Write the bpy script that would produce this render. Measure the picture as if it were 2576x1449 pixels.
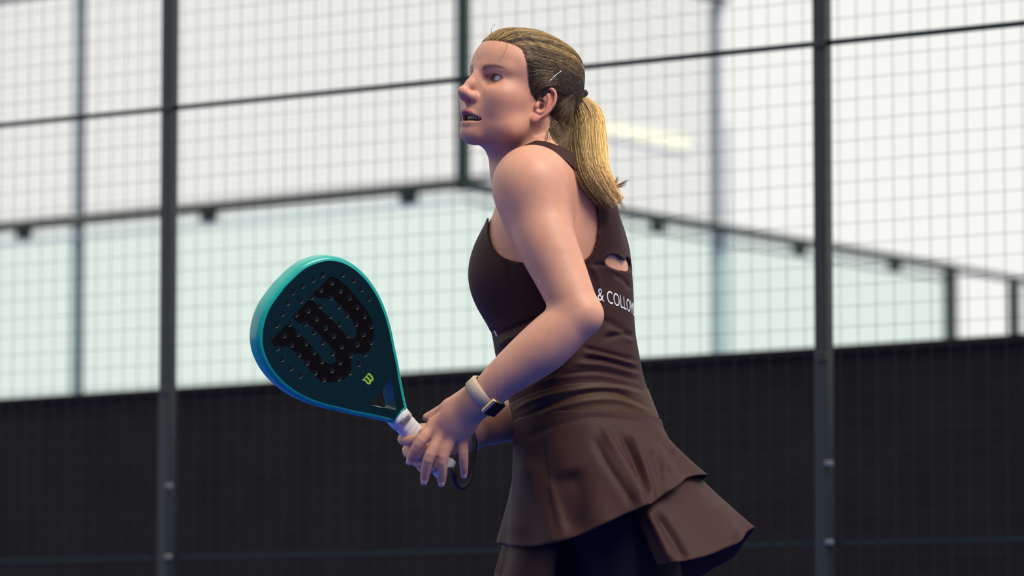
import bpy, bmesh, math, random
import numpy as np
from mathutils import Vector, Matrix
from mathutils.geometry import delaunay_2d_cdt
from mathutils.bvhtree import BVHTree

random.seed(7)
rng = np.random.default_rng(11)
sc = bpy.context.scene
for o in list(bpy.data.objects):
    bpy.data.objects.remove(o)
COL = sc.collection

# ------------------------------------------------------------------ camera
F = 10850.0                    # focal length in pixels of the 2576 px wide frame
CZ = 0.56                      # camera height
TH = math.atan((1720 - 724.5) / F)
D0 = 7.0                       # distance of the player
cam = bpy.data.cameras.new('camera')
cam.sensor_width = 36
cam.lens = 36 * F / 2576
cam.clip_end = 300
cam.dof.use_dof = True
cam.dof.focus_distance = 6.9
cam.dof.aperture_fstop = 4.9
camo = bpy.data.objects.new('camera', cam)
COL.objects.link(camo)
camo.location = (0, 0, CZ)
camo.rotation_euler = (math.pi / 2 + TH, 0, 0)
sc.camera = camo

# ------------------------------------------------------------------ world, sun, exposure
sc.view_settings.view_transform = 'Standard'
sc.view_settings.look = 'None'
sc.view_settings.gamma = 1
sc.view_settings.exposure = 0.0
sc.view_settings.use_curve_mapping = False
w = bpy.data.worlds.new('overcast')
sc.world = w
w.use_nodes = True
nt = w.node_tree
bg = nt.nodes['Background']
tc = nt.nodes.new('ShaderNodeTexCoord')
nz = nt.nodes.new('ShaderNodeTexNoise')
nz.inputs['Scale'].default_value = 2.5
nz.inputs['Detail'].default_value = 3
rp = nt.nodes.new('ShaderNodeValToRGB')
rp.color_ramp.elements[0].position = 0.3
rp.color_ramp.elements[0].color = (0.90, 0.90, 0.87, 1)
rp.color_ramp.elements[1].position = 0.7
rp.color_ramp.elements[1].color = (0.97, 0.97, 0.935, 1)
nt.links.new(tc.outputs['Generated'], nz.inputs['Vector'])
nt.links.new(nz.outputs['Fac'], rp.inputs['Fac'])
nt.links.new(rp.outputs['Color'], bg.inputs['Color'])
bg.inputs['Strength'].default_value = 1.0

sun = bpy.data.lights.new('hazy_sun', 'SUN')
sun.energy = 3.5
sun.angle = math.radians(28)
sun.color = (1.0, 0.95, 0.86)
suno = bpy.data.objects.new('hazy_sun', sun)
COL.objects.link(suno)
SUNDIR = Vector((0.45, -0.42, 0.79)).normalized()      # towards the sun
suno.rotation_euler = SUNDIR.to_track_quat('Z', 'Y').to_euler()
suno.location = (0, 0, 12)

# ------------------------------------------------------------------ pixel helpers
CT, ST = math.cos(TH), math.sin(TH)
def ray(px, py):
    x = (px - 1288) / F; u = (724.5 - py) / F
    return np.array([x, CT - u * ST, ST + u * CT])
def P(px, py, d):
    r = ray(px, py)
    return np.array([0, 0, CZ]) + r * (D0 + d) / r[1]
def PZ(px, py, z):
    r = ray(px, py)
    return np.array([0, 0, CZ]) + r * (z - CZ) / r[2]
def proj(p):
    q = np.asarray(p) - np.array([0, 0, CZ])
    fw = q[..., 1] * CT + q[..., 2] * ST
    up = -q[..., 1] * ST + q[..., 2] * CT
    return np.stack([1288 + F * q[..., 0] / fw, 724.5 - F * up / fw], -1)

# ------------------------------------------------------------------ materials
def mat(name, col, rough=0.5, metal=0.0, spec=0.5, vary=0.0, scale=40.0, bump=0.0, attr=None,
        coat=0.0, sss=0.0, emit=None, estr=0.0, sheen=0.0):
    m = bpy.data.materials.new(name)
    m.use_nodes = True
    t = m.node_tree
    b = t.nodes['Principled BSDF']
    b.inputs['Roughness'].default_value = rough
    b.inputs['Metallic'].default_value = metal
    b.inputs['Specular IOR Level'].default_value = spec
    b.inputs['Coat Weight'].default_value = coat
    if sss:
        b.inputs['Subsurface Weight'].default_value = sss
        b.inputs['Subsurface Radius'].default_value = (1.0, 0.35, 0.2)
        b.inputs['Subsurface Scale'].default_value = 0.006
    if sheen:
        b.inputs['Sheen Weight'].default_value = sheen
    if emit:
        b.inputs['Emission Color'].default_value = (*emit, 1)
        b.inputs['Emission Strength'].default_value = estr
    tco = t.nodes.new('ShaderNodeTexCoord')
    ns = t.nodes.new('ShaderNodeTexNoise')
    ns.inputs['Scale'].default_value = scale
    ns.inputs['Detail'].default_value = 4
    t.links.new(tco.outputs['Object'], ns.inputs['Vector'])
    mx = t.nodes.new('ShaderNodeMix'); mx.data_type = 'RGBA'; mx.blend_type = 'MULTIPLY'
    mx.inputs[0].default_value = 1.0
    if attr:
        at = t.nodes.new('ShaderNodeAttribute'); at.attribute_name = attr
        t.links.new(at.outputs['Color'], mx.inputs[6])
    else:
        mx.inputs[6].default_value = (*col, 1)
    r = t.nodes.new('ShaderNodeValToRGB')
    r.color_ramp.elements[0].position = 0.3
    r.color_ramp.elements[1].position = 0.7
    lo = 1 - vary; hi = 1 + vary
    r.color_ramp.elements[0].color = (lo, lo, lo, 1)
    r.color_ramp.elements[1].color = (min(hi, 1.3),) * 3 + (1,)
    t.links.new(ns.outputs['Fac'], r.inputs['Fac'])
    t.links.new(r.outputs['Color'], mx.inputs[7])
    t.links.new(mx.outputs[2], b.inputs['Base Color'])
    if bump:
        bp = t.nodes.new('ShaderNodeBump')
        bp.inputs['Strength'].default_value = bump
        bp.inputs['Distance'].default_value = 0.002
        t.links.new(ns.outputs['Fac'], bp.inputs['Height'])
        t.links.new(bp.outputs['Normal'], b.inputs['Normal'])
    return m

M = {}
M['turf'] = mat('blue_court_turf', (0.012, 0.050, 0.36), 0.95, spec=0.1, vary=0.15, scale=300)
M['post'] = mat('green_black_paint', (0.012, 0.020, 0.019), 0.38, spec=0.5, vary=0.1, scale=20)
M['rail'] = mat('dark_green_paint', (0.006, 0.022, 0.016), 0.5, spec=0.3, vary=0.1, scale=20)
M['wire'] = mat('green_coated_wire', (0.012, 0.028, 0.022), 0.7, spec=0.3, vary=0.1)
M['farpost'] = mat('satin_green_paint', (0.60, 0.64, 0.61), 0.4, spec=0.5, vary=0.1, scale=10)
M['brown'] = mat('weathered_brown_strip', (0.12, 0.10, 0.085), 0.7, vary=0.2)
M['screen'] = mat('dark_brown_board', (0.022, 0.0180, 0.0155), 0.9, spec=0.1, vary=0.15, scale=6, bump=0.1)
M['bolt'] = mat('zinc_bolt', (0.18, 0.185, 0.185), 0.5, 0.3)
M['lamp'] = mat('lit_lamp_panel', (0.2, 0.2, 0.17), 0.5, emit=(0.95, 0.95, 0.72), estr=1.0)
M['grey'] = mat('grey_lamp_housing', (0.62, 0.64, 0.61), 0.6)
M['skin'] = mat('skin', (0.6, 0.33, 0.25), 0.48, spec=0.35, vary=0.05, scale=55, bump=0.06, attr='Col', sss=0.12)
M['hair'] = mat('hair', (0.3, 0.2, 0.1), 0.5, spec=0.28, vary=0.12, scale=90, attr='Col')
M['cloth'] = mat('brown_jersey', (0.037, 0.0130, 0.0115), 0.66, spec=0.2, vary=0.06, scale=500, bump=0.05)
M['waist'] = mat('brown_waistband', (0.050, 0.0235, 0.0135), 0.6, spec=0.2, vary=0.06, scale=500)
M['trim'] = mat('dark_brown_binding', (0.035, 0.016, 0.014), 0.6, spec=0.25, vary=0.05)
M['black'] = mat('black_jersey', (0.006, 0.006, 0.010), 0.7, spec=0.2, vary=0.1)
M['print'] = mat('white_print', (0.75, 0.75, 0.78), 0.6, vary=0.03)
M['face'] = mat('dark_teal_face', (0.0006, 0.0165, 0.0230), 0.6, spec=0.10, vary=0.05, scale=200)
M['rim'] = mat('teal_lacquer', (0.008, 0.34, 0.29), 0.25, spec=0.4, vary=0.04, coat=0.1)
M['logo'] = mat('black_print', (0.0035, 0.0025, 0.003), 0.8, spec=0.06, vary=0.1, scale=200)
M['bore'] = mat('drilled_bore', (0.13, 0.14, 0.145), 0.6, vary=0.05)
M['throat'] = mat('throat_lacquer', (0.005, 0.085, 0.085), 0.3, spec=0.4, vary=0.04)
M['lime'] = mat('lime_print', (0.32, 0.52, 0.03), 0.5, vary=0.05)
M['grip'] = mat('white_grip_tape', (0.72, 0.72, 0.73), 0.6, vary=0.05, scale=120, bump=0.1)
M['strap'] = mat('black_cord', (0.006, 0.006, 0.007), 0.7, vary=0.1)
M['band'] = mat('beige_woven_band', (0.50, 0.385, 0.28), 0.85, vary=0.12, scale=700, bump=0.4)
M['gold'] = mat('gold_case', (0.75, 0.55, 0.33), 0.25, 0.9, vary=0.03)
M['glassblk'] = mat('watch_glass', (0.01, 0.012, 0.02), 0.06, spec=0.9, vary=0.02)
M['tooth'] = mat('tooth_enamel', (0.42, 0.37, 0.33), 0.35, vary=0.03)
M['mouth'] = mat('mouth_lining', (0.10, 0.02, 0.02), 0.5, vary=0.1)
M['eye'] = mat('eye_surface', (1, 1, 1), 0.08, spec=0.6, attr='Col')
M['tie'] = mat('black_elastic', (0.006, 0.006, 0.006), 0.8, vary=0.1)
M['pin'] = mat('steel_hairpin', (0.75, 0.75, 0.74), 0.25, 1.0, vary=0.03)
M['shoe'] = mat('white_shoe', (0.7, 0.7, 0.72), 0.6, vary=0.05)

def glass_mat():
    m = bpy.data.materials.new('tinted_safety_glass')
    m.use_nodes = True
    t = m.node_tree
    out = t.nodes['Material Output']
    t.nodes.remove(t.nodes['Principled BSDF'])
    tr = t.nodes.new('ShaderNodeBsdfTransparent')
    tr.inputs['Color'].default_value = (0.90, 0.960, 0.942, 1)
    gl = t.nodes.new('ShaderNodeBsdfGlossy')
    gl.inputs['Roughness'].default_value = 0.02
    lw = t.nodes.new('ShaderNodeLayerWeight')
    fr = t.nodes.new('ShaderNodeMath'); fr.operation = 'POWER'; fr.inputs[1].default_value = 5.0
    t.links.new(lw.outputs['Facing'], fr.inputs[0])
    ms = t.nodes.new('ShaderNodeMixShader')
    t.links.new(fr.outputs[0], ms.inputs[0])
    t.links.new(tr.outputs[0], ms.inputs[1])
    t.links.new(gl.outputs[0], ms.inputs[2])
    t.links.new(ms.outputs[0], out.inputs['Surface'])
    return m
M['glass'] = glass_mat()

# ------------------------------------------------------------------ object helpers
def link(o, parent=None):
    COL.objects.link(o)
    if parent is not None:
        o.parent = parent
    return o
def tag(o, label, cat=None, group=None):
    o['label'] = label
    if cat: o['category'] = cat
    if group: o['group'] = group
    return o
def empty(name, loc=(0, 0, 0)):
    o = bpy.data.objects.new(name, None)
    o.location = loc
    o.empty_display_size = 0.1
    return link(o)
def mesh_obj(name, v, f, material, parent=None, smooth=True, col=None, off=(0, 0, 0), normals=None):
    """one mesh object from numpy verts / faces; off = the parent's location"""
    v = np.asarray(v, float) - np.asarray(off, float)
    me = bpy.data.meshes.new(name)
    if isinstance(f, np.ndarray):
        n = f.shape[1]; k = len(f)
        me.vertices.add(len(v)); me.vertices.foreach_set('co', v.astype(np.float32).ravel())
        me.loops.add(k * n); me.loops.foreach_set('vertex_index', f.astype(np.int32).ravel())
        me.polygons.add(k)
        me.polygons.foreach_set('loop_start', np.arange(0, k * n, n, dtype=np.int32))
        me.polygons.foreach_set('loop_total', np.full(k, n, dtype=np.int32))
        me.update(calc_edges=True)
    else:
        me.from_pydata(v.tolist(), [], f)
        bm = bmesh.new(); bm.from_mesh(me)
        bmesh.ops.recalc_face_normals(bm, faces=bm.faces)
        bm.to_mesh(me); bm.free(); me.update()
    if smooth:
        me.polygons.foreach_set('use_smooth', np.ones(len(me.polygons), dtype=bool))
    if col is not None:
        a = me.attributes.new('Col', 'FLOAT_COLOR', 'POINT')
        c = np.ones((len(v), 4), np.float32); c[:, :3] = col
        a.data.foreach_set('color', c.ravel())
    me.materials.append(material)
    me.validate()
    if normals is not None:
        me.normals_split_custom_set_from_vertices(normals.tolist())
    o = bpy.data.objects.new(name, me)
    return link(o, parent)

def box_vf(c, ax, ay, az):
    """box with centre c and half-axis vectors"""
    c, ax, ay, az = map(np.asarray, (c, ax, ay, az))
    v = [c + sx * ax + sy * ay + sz * az for sz in (-1, 1) for sy in (-1, 1) for sx in (-1, 1)]
    f = [(0, 2, 3, 1), (4, 5, 7, 6), (0, 1, 5, 4), (2, 6, 7, 3), (0, 4, 6, 2), (1, 3, 7, 5)]
    return v, f
def join(parts):
    V, Fa = [], []
    for v, f in parts:
        b = len(V); V += list(v); Fa += [tuple(i + b for i in q) for q in f]
    return V, Fa
def bar(a, b, hw, hh, side):
    """square bar from a to b, half width hw along side, half height hh"""
    a, b, side = map(lambda q: np.asarray(q, float), (a, b, side))
    d = (b - a); L = np.linalg.norm(d); d = d / L
    side = side - d * (side @ d); side /= np.linalg.norm(side)
    up = np.cross(d, side)
    return box_vf((a + b) / 2, d * L / 2, side * hw, up * hh)
def bevel(o, wdt=0.003, seg=2):
    m = o.modifiers.new('bevel', 'BEVEL'); m.width = wdt; m.segments = seg
    m.limit_method = 'ANGLE'
    return o
def tubes(pts, rad, sides=4, ell=None):
    """pts (S,N,3), rad (S,N) -> verts, quad faces; closed with nothing at the ends"""
    pts = np.asarray(pts, float); S, N, _ = pts.shape
    rad = np.broadcast_to(np.asarray(rad, float), (S, N))
    t = np.gradient(pts, axis=1); t /= np.linalg.norm(t, axis=2, keepdims=True) + 1e-12
    ref = np.array([0.31, -0.87, 0.38])
    s = np.cross(t, ref); s /= np.linalg.norm(s, axis=2, keepdims=True) + 1e-12
    u = np.cross(t, s)
    an = np.arange(sides) * 2 * math.pi / sides
    ring = (np.cos(an)[None, None, :, None] * s[:, :, None, :] + np.sin(an)[None, None, :, None] * u[:, :, None, :])
    v = pts[:, :, None, :] + ring * rad[:, :, None, None]
    idx = np.arange(S * N * sides).reshape(S, N, sides)
    a = idx[:, :-1, :]; b = idx[:, 1:, :]
    f = np.stack([a, np.roll(a, -1, 2), np.roll(b, -1, 2), b], -1).reshape(-1, 4)
    return v.reshape(-1, 3), f
def catmull(pts, n, closed=False):
    p = np.asarray(pts, float); k = len(p)
    if closed:
        q = np.concatenate([p[-1:], p, p[:2]]); segs = k
    else:
        q = np.concatenate([2 * p[:1] - p[1:2], p, 2 * p[-1:] - p[-2:-1]]); segs = k - 1
    t = np.linspace(0, segs, n, endpoint=not closed)
    i = np.minimum(t.astype(int), segs - 1); u = (t - i)[:, None]
    a, b, c, d = q[i], q[i + 1], q[i + 2], q[i + 3]
    return 0.5 * (2 * b + (c - a) * u + (2 * a - 5 * b + 4 * c - d) * u ** 2 + (3 * b - a - 3 * c + d) * u ** 3)

# ================================================================== THE SETTING
# blue court floor
v, f = box_vf((0, 18, -0.05), (30, 0, 0), (0, 30, 0), (0, 0, 0.05))
fl = mesh_obj('floor', v, f, M['turf'], smooth=False)
fl['kind'] = 'structure'; fl['label'] = 'blue artificial turf court floor'

# dark boundary wall behind the near fence
def sline(px, s1288, xv):
    s = s1288 * (px - xv) / (1288 - xv)
    return F / s
XV = -11300.0
def wallpt(px, py):
    Y = sline(px, F / 14.0, XV)
    return P(px, py, Y - D0)
wa, wb = wallpt(-500, 1051), wallpt(3000, 834)
dirw = (wb - wa); dirw[2] = 0; dirw /= np.linalg.norm(dirw)
ztop = (wallpt(0, 1020)[2] + wallpt(2576, 860)[2] + wallpt(1288, 940)[2]) / 3
nw = np.array([-dirw[1], dirw[0], 0])
mid = (wa + wb) / 2; mid[2] = ztop / 2
ln = np.linalg.norm((wb - wa)[:2]) / 2 + 9
v, f = box_vf(mid + nw * 0.06, dirw * ln, nw * 0.06, (0, 0, ztop / 2))
wo = mesh_obj('boundary_wall', v, f, M['screen'], smooth=False)
wo['kind'] = 'structure'; wo['label'] = 'plain dark brown boundary wall behind the wire fence'
v, f = box_vf(mid + nw * 0.06 + np.array([0, 0, ztop / 2 + 0.012]), dirw * ln, nw * 0.075, (0, 0, 0.012))
wc = mesh_obj('coping', v, f, M['screen'], wo, smooth=False)

# unseen dark block added behind the camera to shade the near side
v, f = box_vf((0, -6.0, 4.0), (30, 0, 0), (0, 0.5, 0), (0, 0, 4.0))
cb = mesh_obj('shade_block', v, f, M['screen'], smooth=False)
cb['kind'] = 'structure'; cb['label'] = 'unseen tall dark block added to shade the camera side'
# ------------------------------------------------------------------ near mesh fence
s0 = 1112.0
FXV = -14000.0
def fence_pt(px):
    s = s0 * (px - FXV) / (2075 - FXV)
    return np.array([(px - 1288) / s, F / s, 0.0])
A, B = fence_pt(420), fence_pt(2075)
fd = B - A; FL = np.linalg.norm(fd); fd /= FL
fn = np.array([-fd[1], fd[0], 0.0])           # away from the camera
fence = empty('mesh_fence', A)
tag(fence, 'dark green welded wire fence with square posts right behind the player', 'fence')
FH = 3.0
posts = [A + fd * FL * i for i in (-4, -3, -2, -1, 0, 1, 2, 3)]
def z_at(px, py):
    q = fence_pt(px)
    return P(px, py, q[1] - D0)[2]
ZR1 = (z_at(2075, 106) + z_at(420, 277)) / 2
ZR2 = (z_at(2075, 1354) + z_at(420, 1412)) / 2
for q in posts:
    vv, ff = box_vf(q + np.array([0, 0, FH / 2]), fd * 0.0165, fn * 0.0165, (0, 0, FH / 2))
    bevel(mesh_obj('post', vv, ff, M['post'], fence, smooth=False, off=A), 0.003)
    for zz in (ZR1, ZR2 + 0.42, 0.25):
        vv, ff = box_vf(q + np.array([0, 0, zz]) - fn * 0.019 + fd * 0.006, fd * 0.014, fn * 0.006, (0, 0, 0.011))
        bevel(mesh_obj('clamp', vv, ff, M['post'], fence, smooth=False, off=A), 0.002)
    for zz in (ZR2, ZR2 + 0.178):
        vv, ff = box_vf(q + np.array([0, 0, zz]) - fn * 0.019 + fd * 0.022, fd * 0.009, fn * 0.006, (0, 0, 0.006))
        bevel(mesh_obj('bolt', vv, ff, M['bolt'], fence, smooth=False, off=A), 0.003)
for i in range(len(posts) - 1):
    a, b = posts[i], posts[i + 1]
    for zz, hh in ((ZR1, 0.0055), (ZR2, 0.005), (FH - 0.01, 0.01), (0.03, 0.01)):
        z3 = np.array([0, 0, zz])
        vv, ff = bar(a + z3 + fd * 0.016, b + z3 - fd * 0.016, 0.004, hh, fn)
        mesh_obj('rail', vv, ff, M['rail'], fence, smooth=False, off=A)
    parts = []
    n = int(FL / 0.0478)
    R = 0.00050
    for j in range(1, n + 1):
        q = a + fd * (FL * j / (n + 1))
        parts.append(box_vf(q + np.array([0, 0, FH / 2]) - fn * 0.006, fd * R, fn * R, (0, 0, FH / 2 - 0.02)))
    nh = int(FH / 0.0470)
    for j in range(1, nh):
        z3 = np.array([0, 0, j * 0.0470])
        parts.append(bar(a + z3 - fn * 0.0085 + fd * 0.016, b + z3 - fn * 0.0085 - fd * 0.016, R, R, fn))
    vv, ff = join(parts)
    mo = mesh_obj('wire_mesh', vv, ff, M['wire'], fence, smooth=False, off=A)
    mo['kind'] = 'stuff'

# ------------------------------------------------------------------ neighbouring glass court
C0 = PZ(1165, 466, 3.0); CL = PZ(0, 577, 3.0); CR = PZ(2576, 706, 3.0)
C0[2] = CL[2] = CR[2] = 0
ld = CL - C0; ld /= np.linalg.norm(ld)
rd = CR - C0; rd /= np.linalg.norm(rd)
court = empty('glass_court', C0)
tag(court, 'neighbouring padel court with tinted glass walls and mesh above the glass', 'padel court')
def hit(px, o, d):
    """distance along o + t d seen at pixel column px (ground plan)"""
    k = (px - 1288) / F
    fy = CT * CT + ST * ST      # columns: use plan approximation with depth = Y*CT
    kk = k * (CT + ST * 0.09)
    return (kk * o[1] - o[0]) / (d[0] - kk * d[1])
tl = hit(176, C0, ld)
tr1, tr2, tr3 = hit(1829, C0, rd), hit(2402, C0, rd), hit(2562, C0, rd)
lt = [0, tl, 2 * tl, 3 * tl]
rt = [0, tr1, tr2]
Zc = lambda z: np.array([0, 0, z])
nl = np.array([-ld[1], ld[0], 0]); nr = np.array([-rd[1], rd[0], 0])
if nl[1] < 0: nl = -nl
if nr[1] < 0: nr = -nr
def post(q, z0, z1, d, n, h=0.03, m='farpost', name='post'):
    vv, ff = box_vf(q + Zc((z0 + z1) / 2), d * h, n * h, (0, 0, (z1 - z0) / 2))
    return bevel(mesh_obj(name, vv, ff, M[m], court, smooth=False, off=C0), 0.005)
post(C0, 2.97, 4.25, ld, nl, 0.027, 'rail', 'corner_post')
for t in lt[1:]:
    post(C0 + ld * t + nl * 0.06, 0, 4.25, ld, nl, 0.026)
post(C0 + rd * tr1 + nr * 0.06, 0, 4.25, rd, nr, 0.030)
post(C0 + rd * (tr1 - .06) + nr * 0.03, 2.98, 4.25, rd, nr, 0.006, 'rail', 'mesh_frame')
post(C0 + ld * (tl - .055) + nl * 0.03, 0, 4.25, ld, nl, 0.009, 'rail', 'mesh_frame')
post(C0 + rd * tr2 + nr * 0.03, 0, 3.0, rd, nr, 0.034, 'rail')
post(C0 + rd * tr3 + nr * 0.03, 0, 3.0, rd, nr, 0.030, 'rail')
for ts, d, n in ((lt, ld, nl), (rt, rd, nr)):
    for i in range(len(ts) - 1):
        a, b = C0 + d * ts[i], C0 + d * ts[i + 1]
        vv, ff = bar(a + Zc(1.5) + d * 0.004, b + Zc(1.5) - d * 0.004, 0.006, 1.46, n)
        mesh_obj('glass_pane', vv, ff, M['glass'], court, smooth=False, off=C0)
        vv, ff = bar(a + Zc(3.0), b + Zc(3.0), 0.02, 0.017 if d is ld else 0.024, n)
        mesh_obj('rail', vv, ff, M['rail'], court, smooth=False, off=C0)
        vv, ff = bar(a + Zc(2.925), b + Zc(2.925), 0.014, 0.006, n)
        mesh_obj('glass_clip_rail', vv, ff, M['farpost' if d is ld else 'rail'], court, smooth=False, off=C0)
        for fr in (0.13, 0.63) if d is ld else (0.3, 0.72):
            q = a + (b - a) * fr
            vv, ff = box_vf(q + Zc(2.965), d * 0.045, n * 0.025, (0, 0, 0.03))
            bevel(mesh_obj('clamp', vv, ff, M['rail'], court, smooth=False, off=C0), 0.006)
        if d is rd and i == 1:
            continue
        vv, ff = bar(a + Zc(4.25), b + Zc(4.25), 0.02, 0.015, n)
        mesh_obj('rail', vv, ff, M['rail'], court, smooth=False, off=C0)
        parts = []
        L = ts[i + 1] - ts[i]
        R = 0.0008
        k = int(L / 0.05)
        for j in range(1, k):
            parts.append(box_vf(a + d * (L * j / k) + Zc(3.62), d * R, n * R, (0, 0, 0.62)))
        for j in range(1, 25):
            parts.append(bar(a + Zc(3 + j * 0.05), b + Zc(3 + j * 0.05), R, R, n))
        vv, ff = join(parts)
        mo = mesh_obj('wire_mesh', vv, ff, M['wire'], court, smooth=False, off=C0)
        mo['kind'] = 'stuff'
# brown strip of the court roof edge just above the left rail
vv, ff = bar(C0 + nl * 0.5 + Zc(3.10), C0 + ld * lt[3] + nl * 0.5 + Zc(3.10), 0.012, 0.014, nl)
mesh_obj('timber_strip', vv, ff, M['brown'], court, smooth=False, off=C0)
# open doorway rail to the right of the glass
a, b = C0 + rd * tr2, C0 + rd * (tr3 + 1.2)
vv, ff = bar(a + Zc(3.0), b + Zc(3.0), 0.02, 0.017, nr)
mesh_obj('rail', vv, ff, M['rail'], court, smooth=False, off=C0)

# floodlight beyond the court, on its own mast
LQ = [P(1518, 324, 21.0), P(1728, 366, 22.0)]
lroot = empty('floodlight', (P(1829, 366, 22.4)[0], D0 + 22.4, 0))
tag(lroot, 'lit rectangular floodlight on a thin mast beyond the glass court', 'floodlight')
lo = np.array(lroot.location)
vv, ff = bar(LQ[0], LQ[1], 0.03, 0.055, (0.3, 1, 0))
bevel(mesh_obj('lamp_panel', vv, ff, M['lamp'], lroot, smooth=False, off=lo), 0.01)
vv, ff = bar(LQ[0] + np.array([0.01, 0.06, 0]), LQ[1] + np.array([0.01, 0.06, 0]), 0.03, 0.06, (0.3, 1, 0))
bevel(mesh_obj('housing', vv, ff, M['grey'], lroot, smooth=False, off=lo), 0.01)
zl = LQ[1][2]
vv, ff = box_vf(lo + Zc(zl / 2 + 0.1), (0.022, 0, 0), (0, 0.022, 0), (0, 0, zl / 2 + 0.1))
bevel(mesh_obj('mast', vv, ff, M['grey'], lroot, smooth=False, off=lo), 0.005)
vv, ff = bar(LQ[1] + np.array([0, 0.06, 0]), lo + Zc(zl), 0.006, 0.006, (0, 0, 1))
mesh_obj('arm', vv, ff, M['grey'], lroot, smooth=False, off=lo)
# ================================================================== SCULPTING (signed distances + surface nets)
class Prim:
    def __init__(s, fn, lo, hi, op='u', k=0.0):
        s.fn, s.lo, s.hi, s.op, s.k = fn, np.asarray(lo, float), np.asarray(hi, float), op, k
        size = (s.hi - s.lo).max()
        s.reach = .056 if size > .125 else (.034 if size > .05 else k + .012)
def rcone(a, b, ra, rb, k=0.01, op='u'):
    a = np.asarray(a, float); b = np.asarray(b, float); ab = b - a; L2 = ab @ ab + 1e-12
    def fn(p):
        t = np.clip(((p - a) @ ab) / L2, 0, 1)
        return np.linalg.norm(p - a - t[:, None] * ab, axis=1) - (ra + t * (rb - ra))
    r = max(ra, rb)
    return Prim(fn, np.minimum(a, b) - r, np.maximum(a, b) + r, op, k)
def chain(pts, rads, k=0.01, n=4):
    """one smooth tapered limb through the given joints"""
    q = catmull(np.concatenate([np.asarray(pts, float), np.asarray(rads, float)[:, None]], 1), (len(pts) - 1) * n + 1)
    p_, r_ = q[:, :3], q[:, 3]
    def fn(p):
        d = np.full(len(p), 1e3)
        b0, b1 = p.min(0), p.max(0); c = (b0 + b1) / 2; R = np.sqrt(((b1 - b0) ** 2).sum()) / 2
        A = p_[:-1]; AB = p_[1:] - A
        tc = np.clip(((c - A) * AB).sum(1) / (AB * AB).sum(1), 0, 1)
        dc = np.sqrt(((c - A - tc[:, None] * AB) ** 2).sum(1)) - (r_[:-1] + tc * (r_[1:] - r_[:-1]))
        for i in np.nonzero(dc < dc.min() + 2 * R + .004)[0]:
            a, ab = p_[i], p_[i + 1] - p_[i]
            t = np.clip(((p - a) @ ab) / (ab @ ab), 0, 1)
            x = p - a - t[:, None] * ab
            d = np.minimum(d, np.sqrt((x * x).sum(1)) - (r_[i] + t * (r_[i + 1] - r_[i])))
        return d
    return Prim(fn, (p_ - r_[:, None]).min(0), (p_ + r_[:, None]).max(0), 'u', k)
def ellip(c, r, Rm=None, k=0.01, op='u'):
    c = np.asarray(c, float); r = np.asarray(r, float)
    Rm = np.eye(3) if Rm is None else np.asarray(Rm, float)      # columns = local axes
    def fn(p):
        q = (p - c) @ Rm
        k0 = np.linalg.norm(q / r, axis=1); k1 = np.linalg.norm(q / (r * r), axis=1) + 1e-9
        return k0 * (k0 - 1) / k1
    e = np.sqrt(((Rm * r) ** 2).sum(1))
    return Prim(fn, c - e, c + e, op, k)
def sunion(a, b, k):
    if k <= 0: return np.minimum(a, b)
    h = np.maximum(k - np.abs(a - b), 0) / k
    return np.minimum(a, b) - h * h * k * 0.25
def ssub(a, b, k):
    return -sunion(-a, b, k)
def evaluate(prims, p, lo=None, hi=None, margin=0.0):
    """each shape only acts inside its own padded box, so neighbouring blocks always agree"""
    d = np.full(len(p), 0.5)
    for q in prims:
        m = q.reach
        if lo is not None and (np.any(q.lo - m > hi) or np.any(q.hi + m < lo)):
            continue
        w = np.all((p >= q.lo - m) & (p <= q.hi + m), axis=1)
        if not w.any():
            continue
        if w.all():
            w = slice(None)
        e = q.fn(p[w])
        if q.op == 'u': d[w] = sunion(d[w], e, q.k)
        elif q.op == 's': d[w] = ssub(d[w], e, q.k)
    return d
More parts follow.
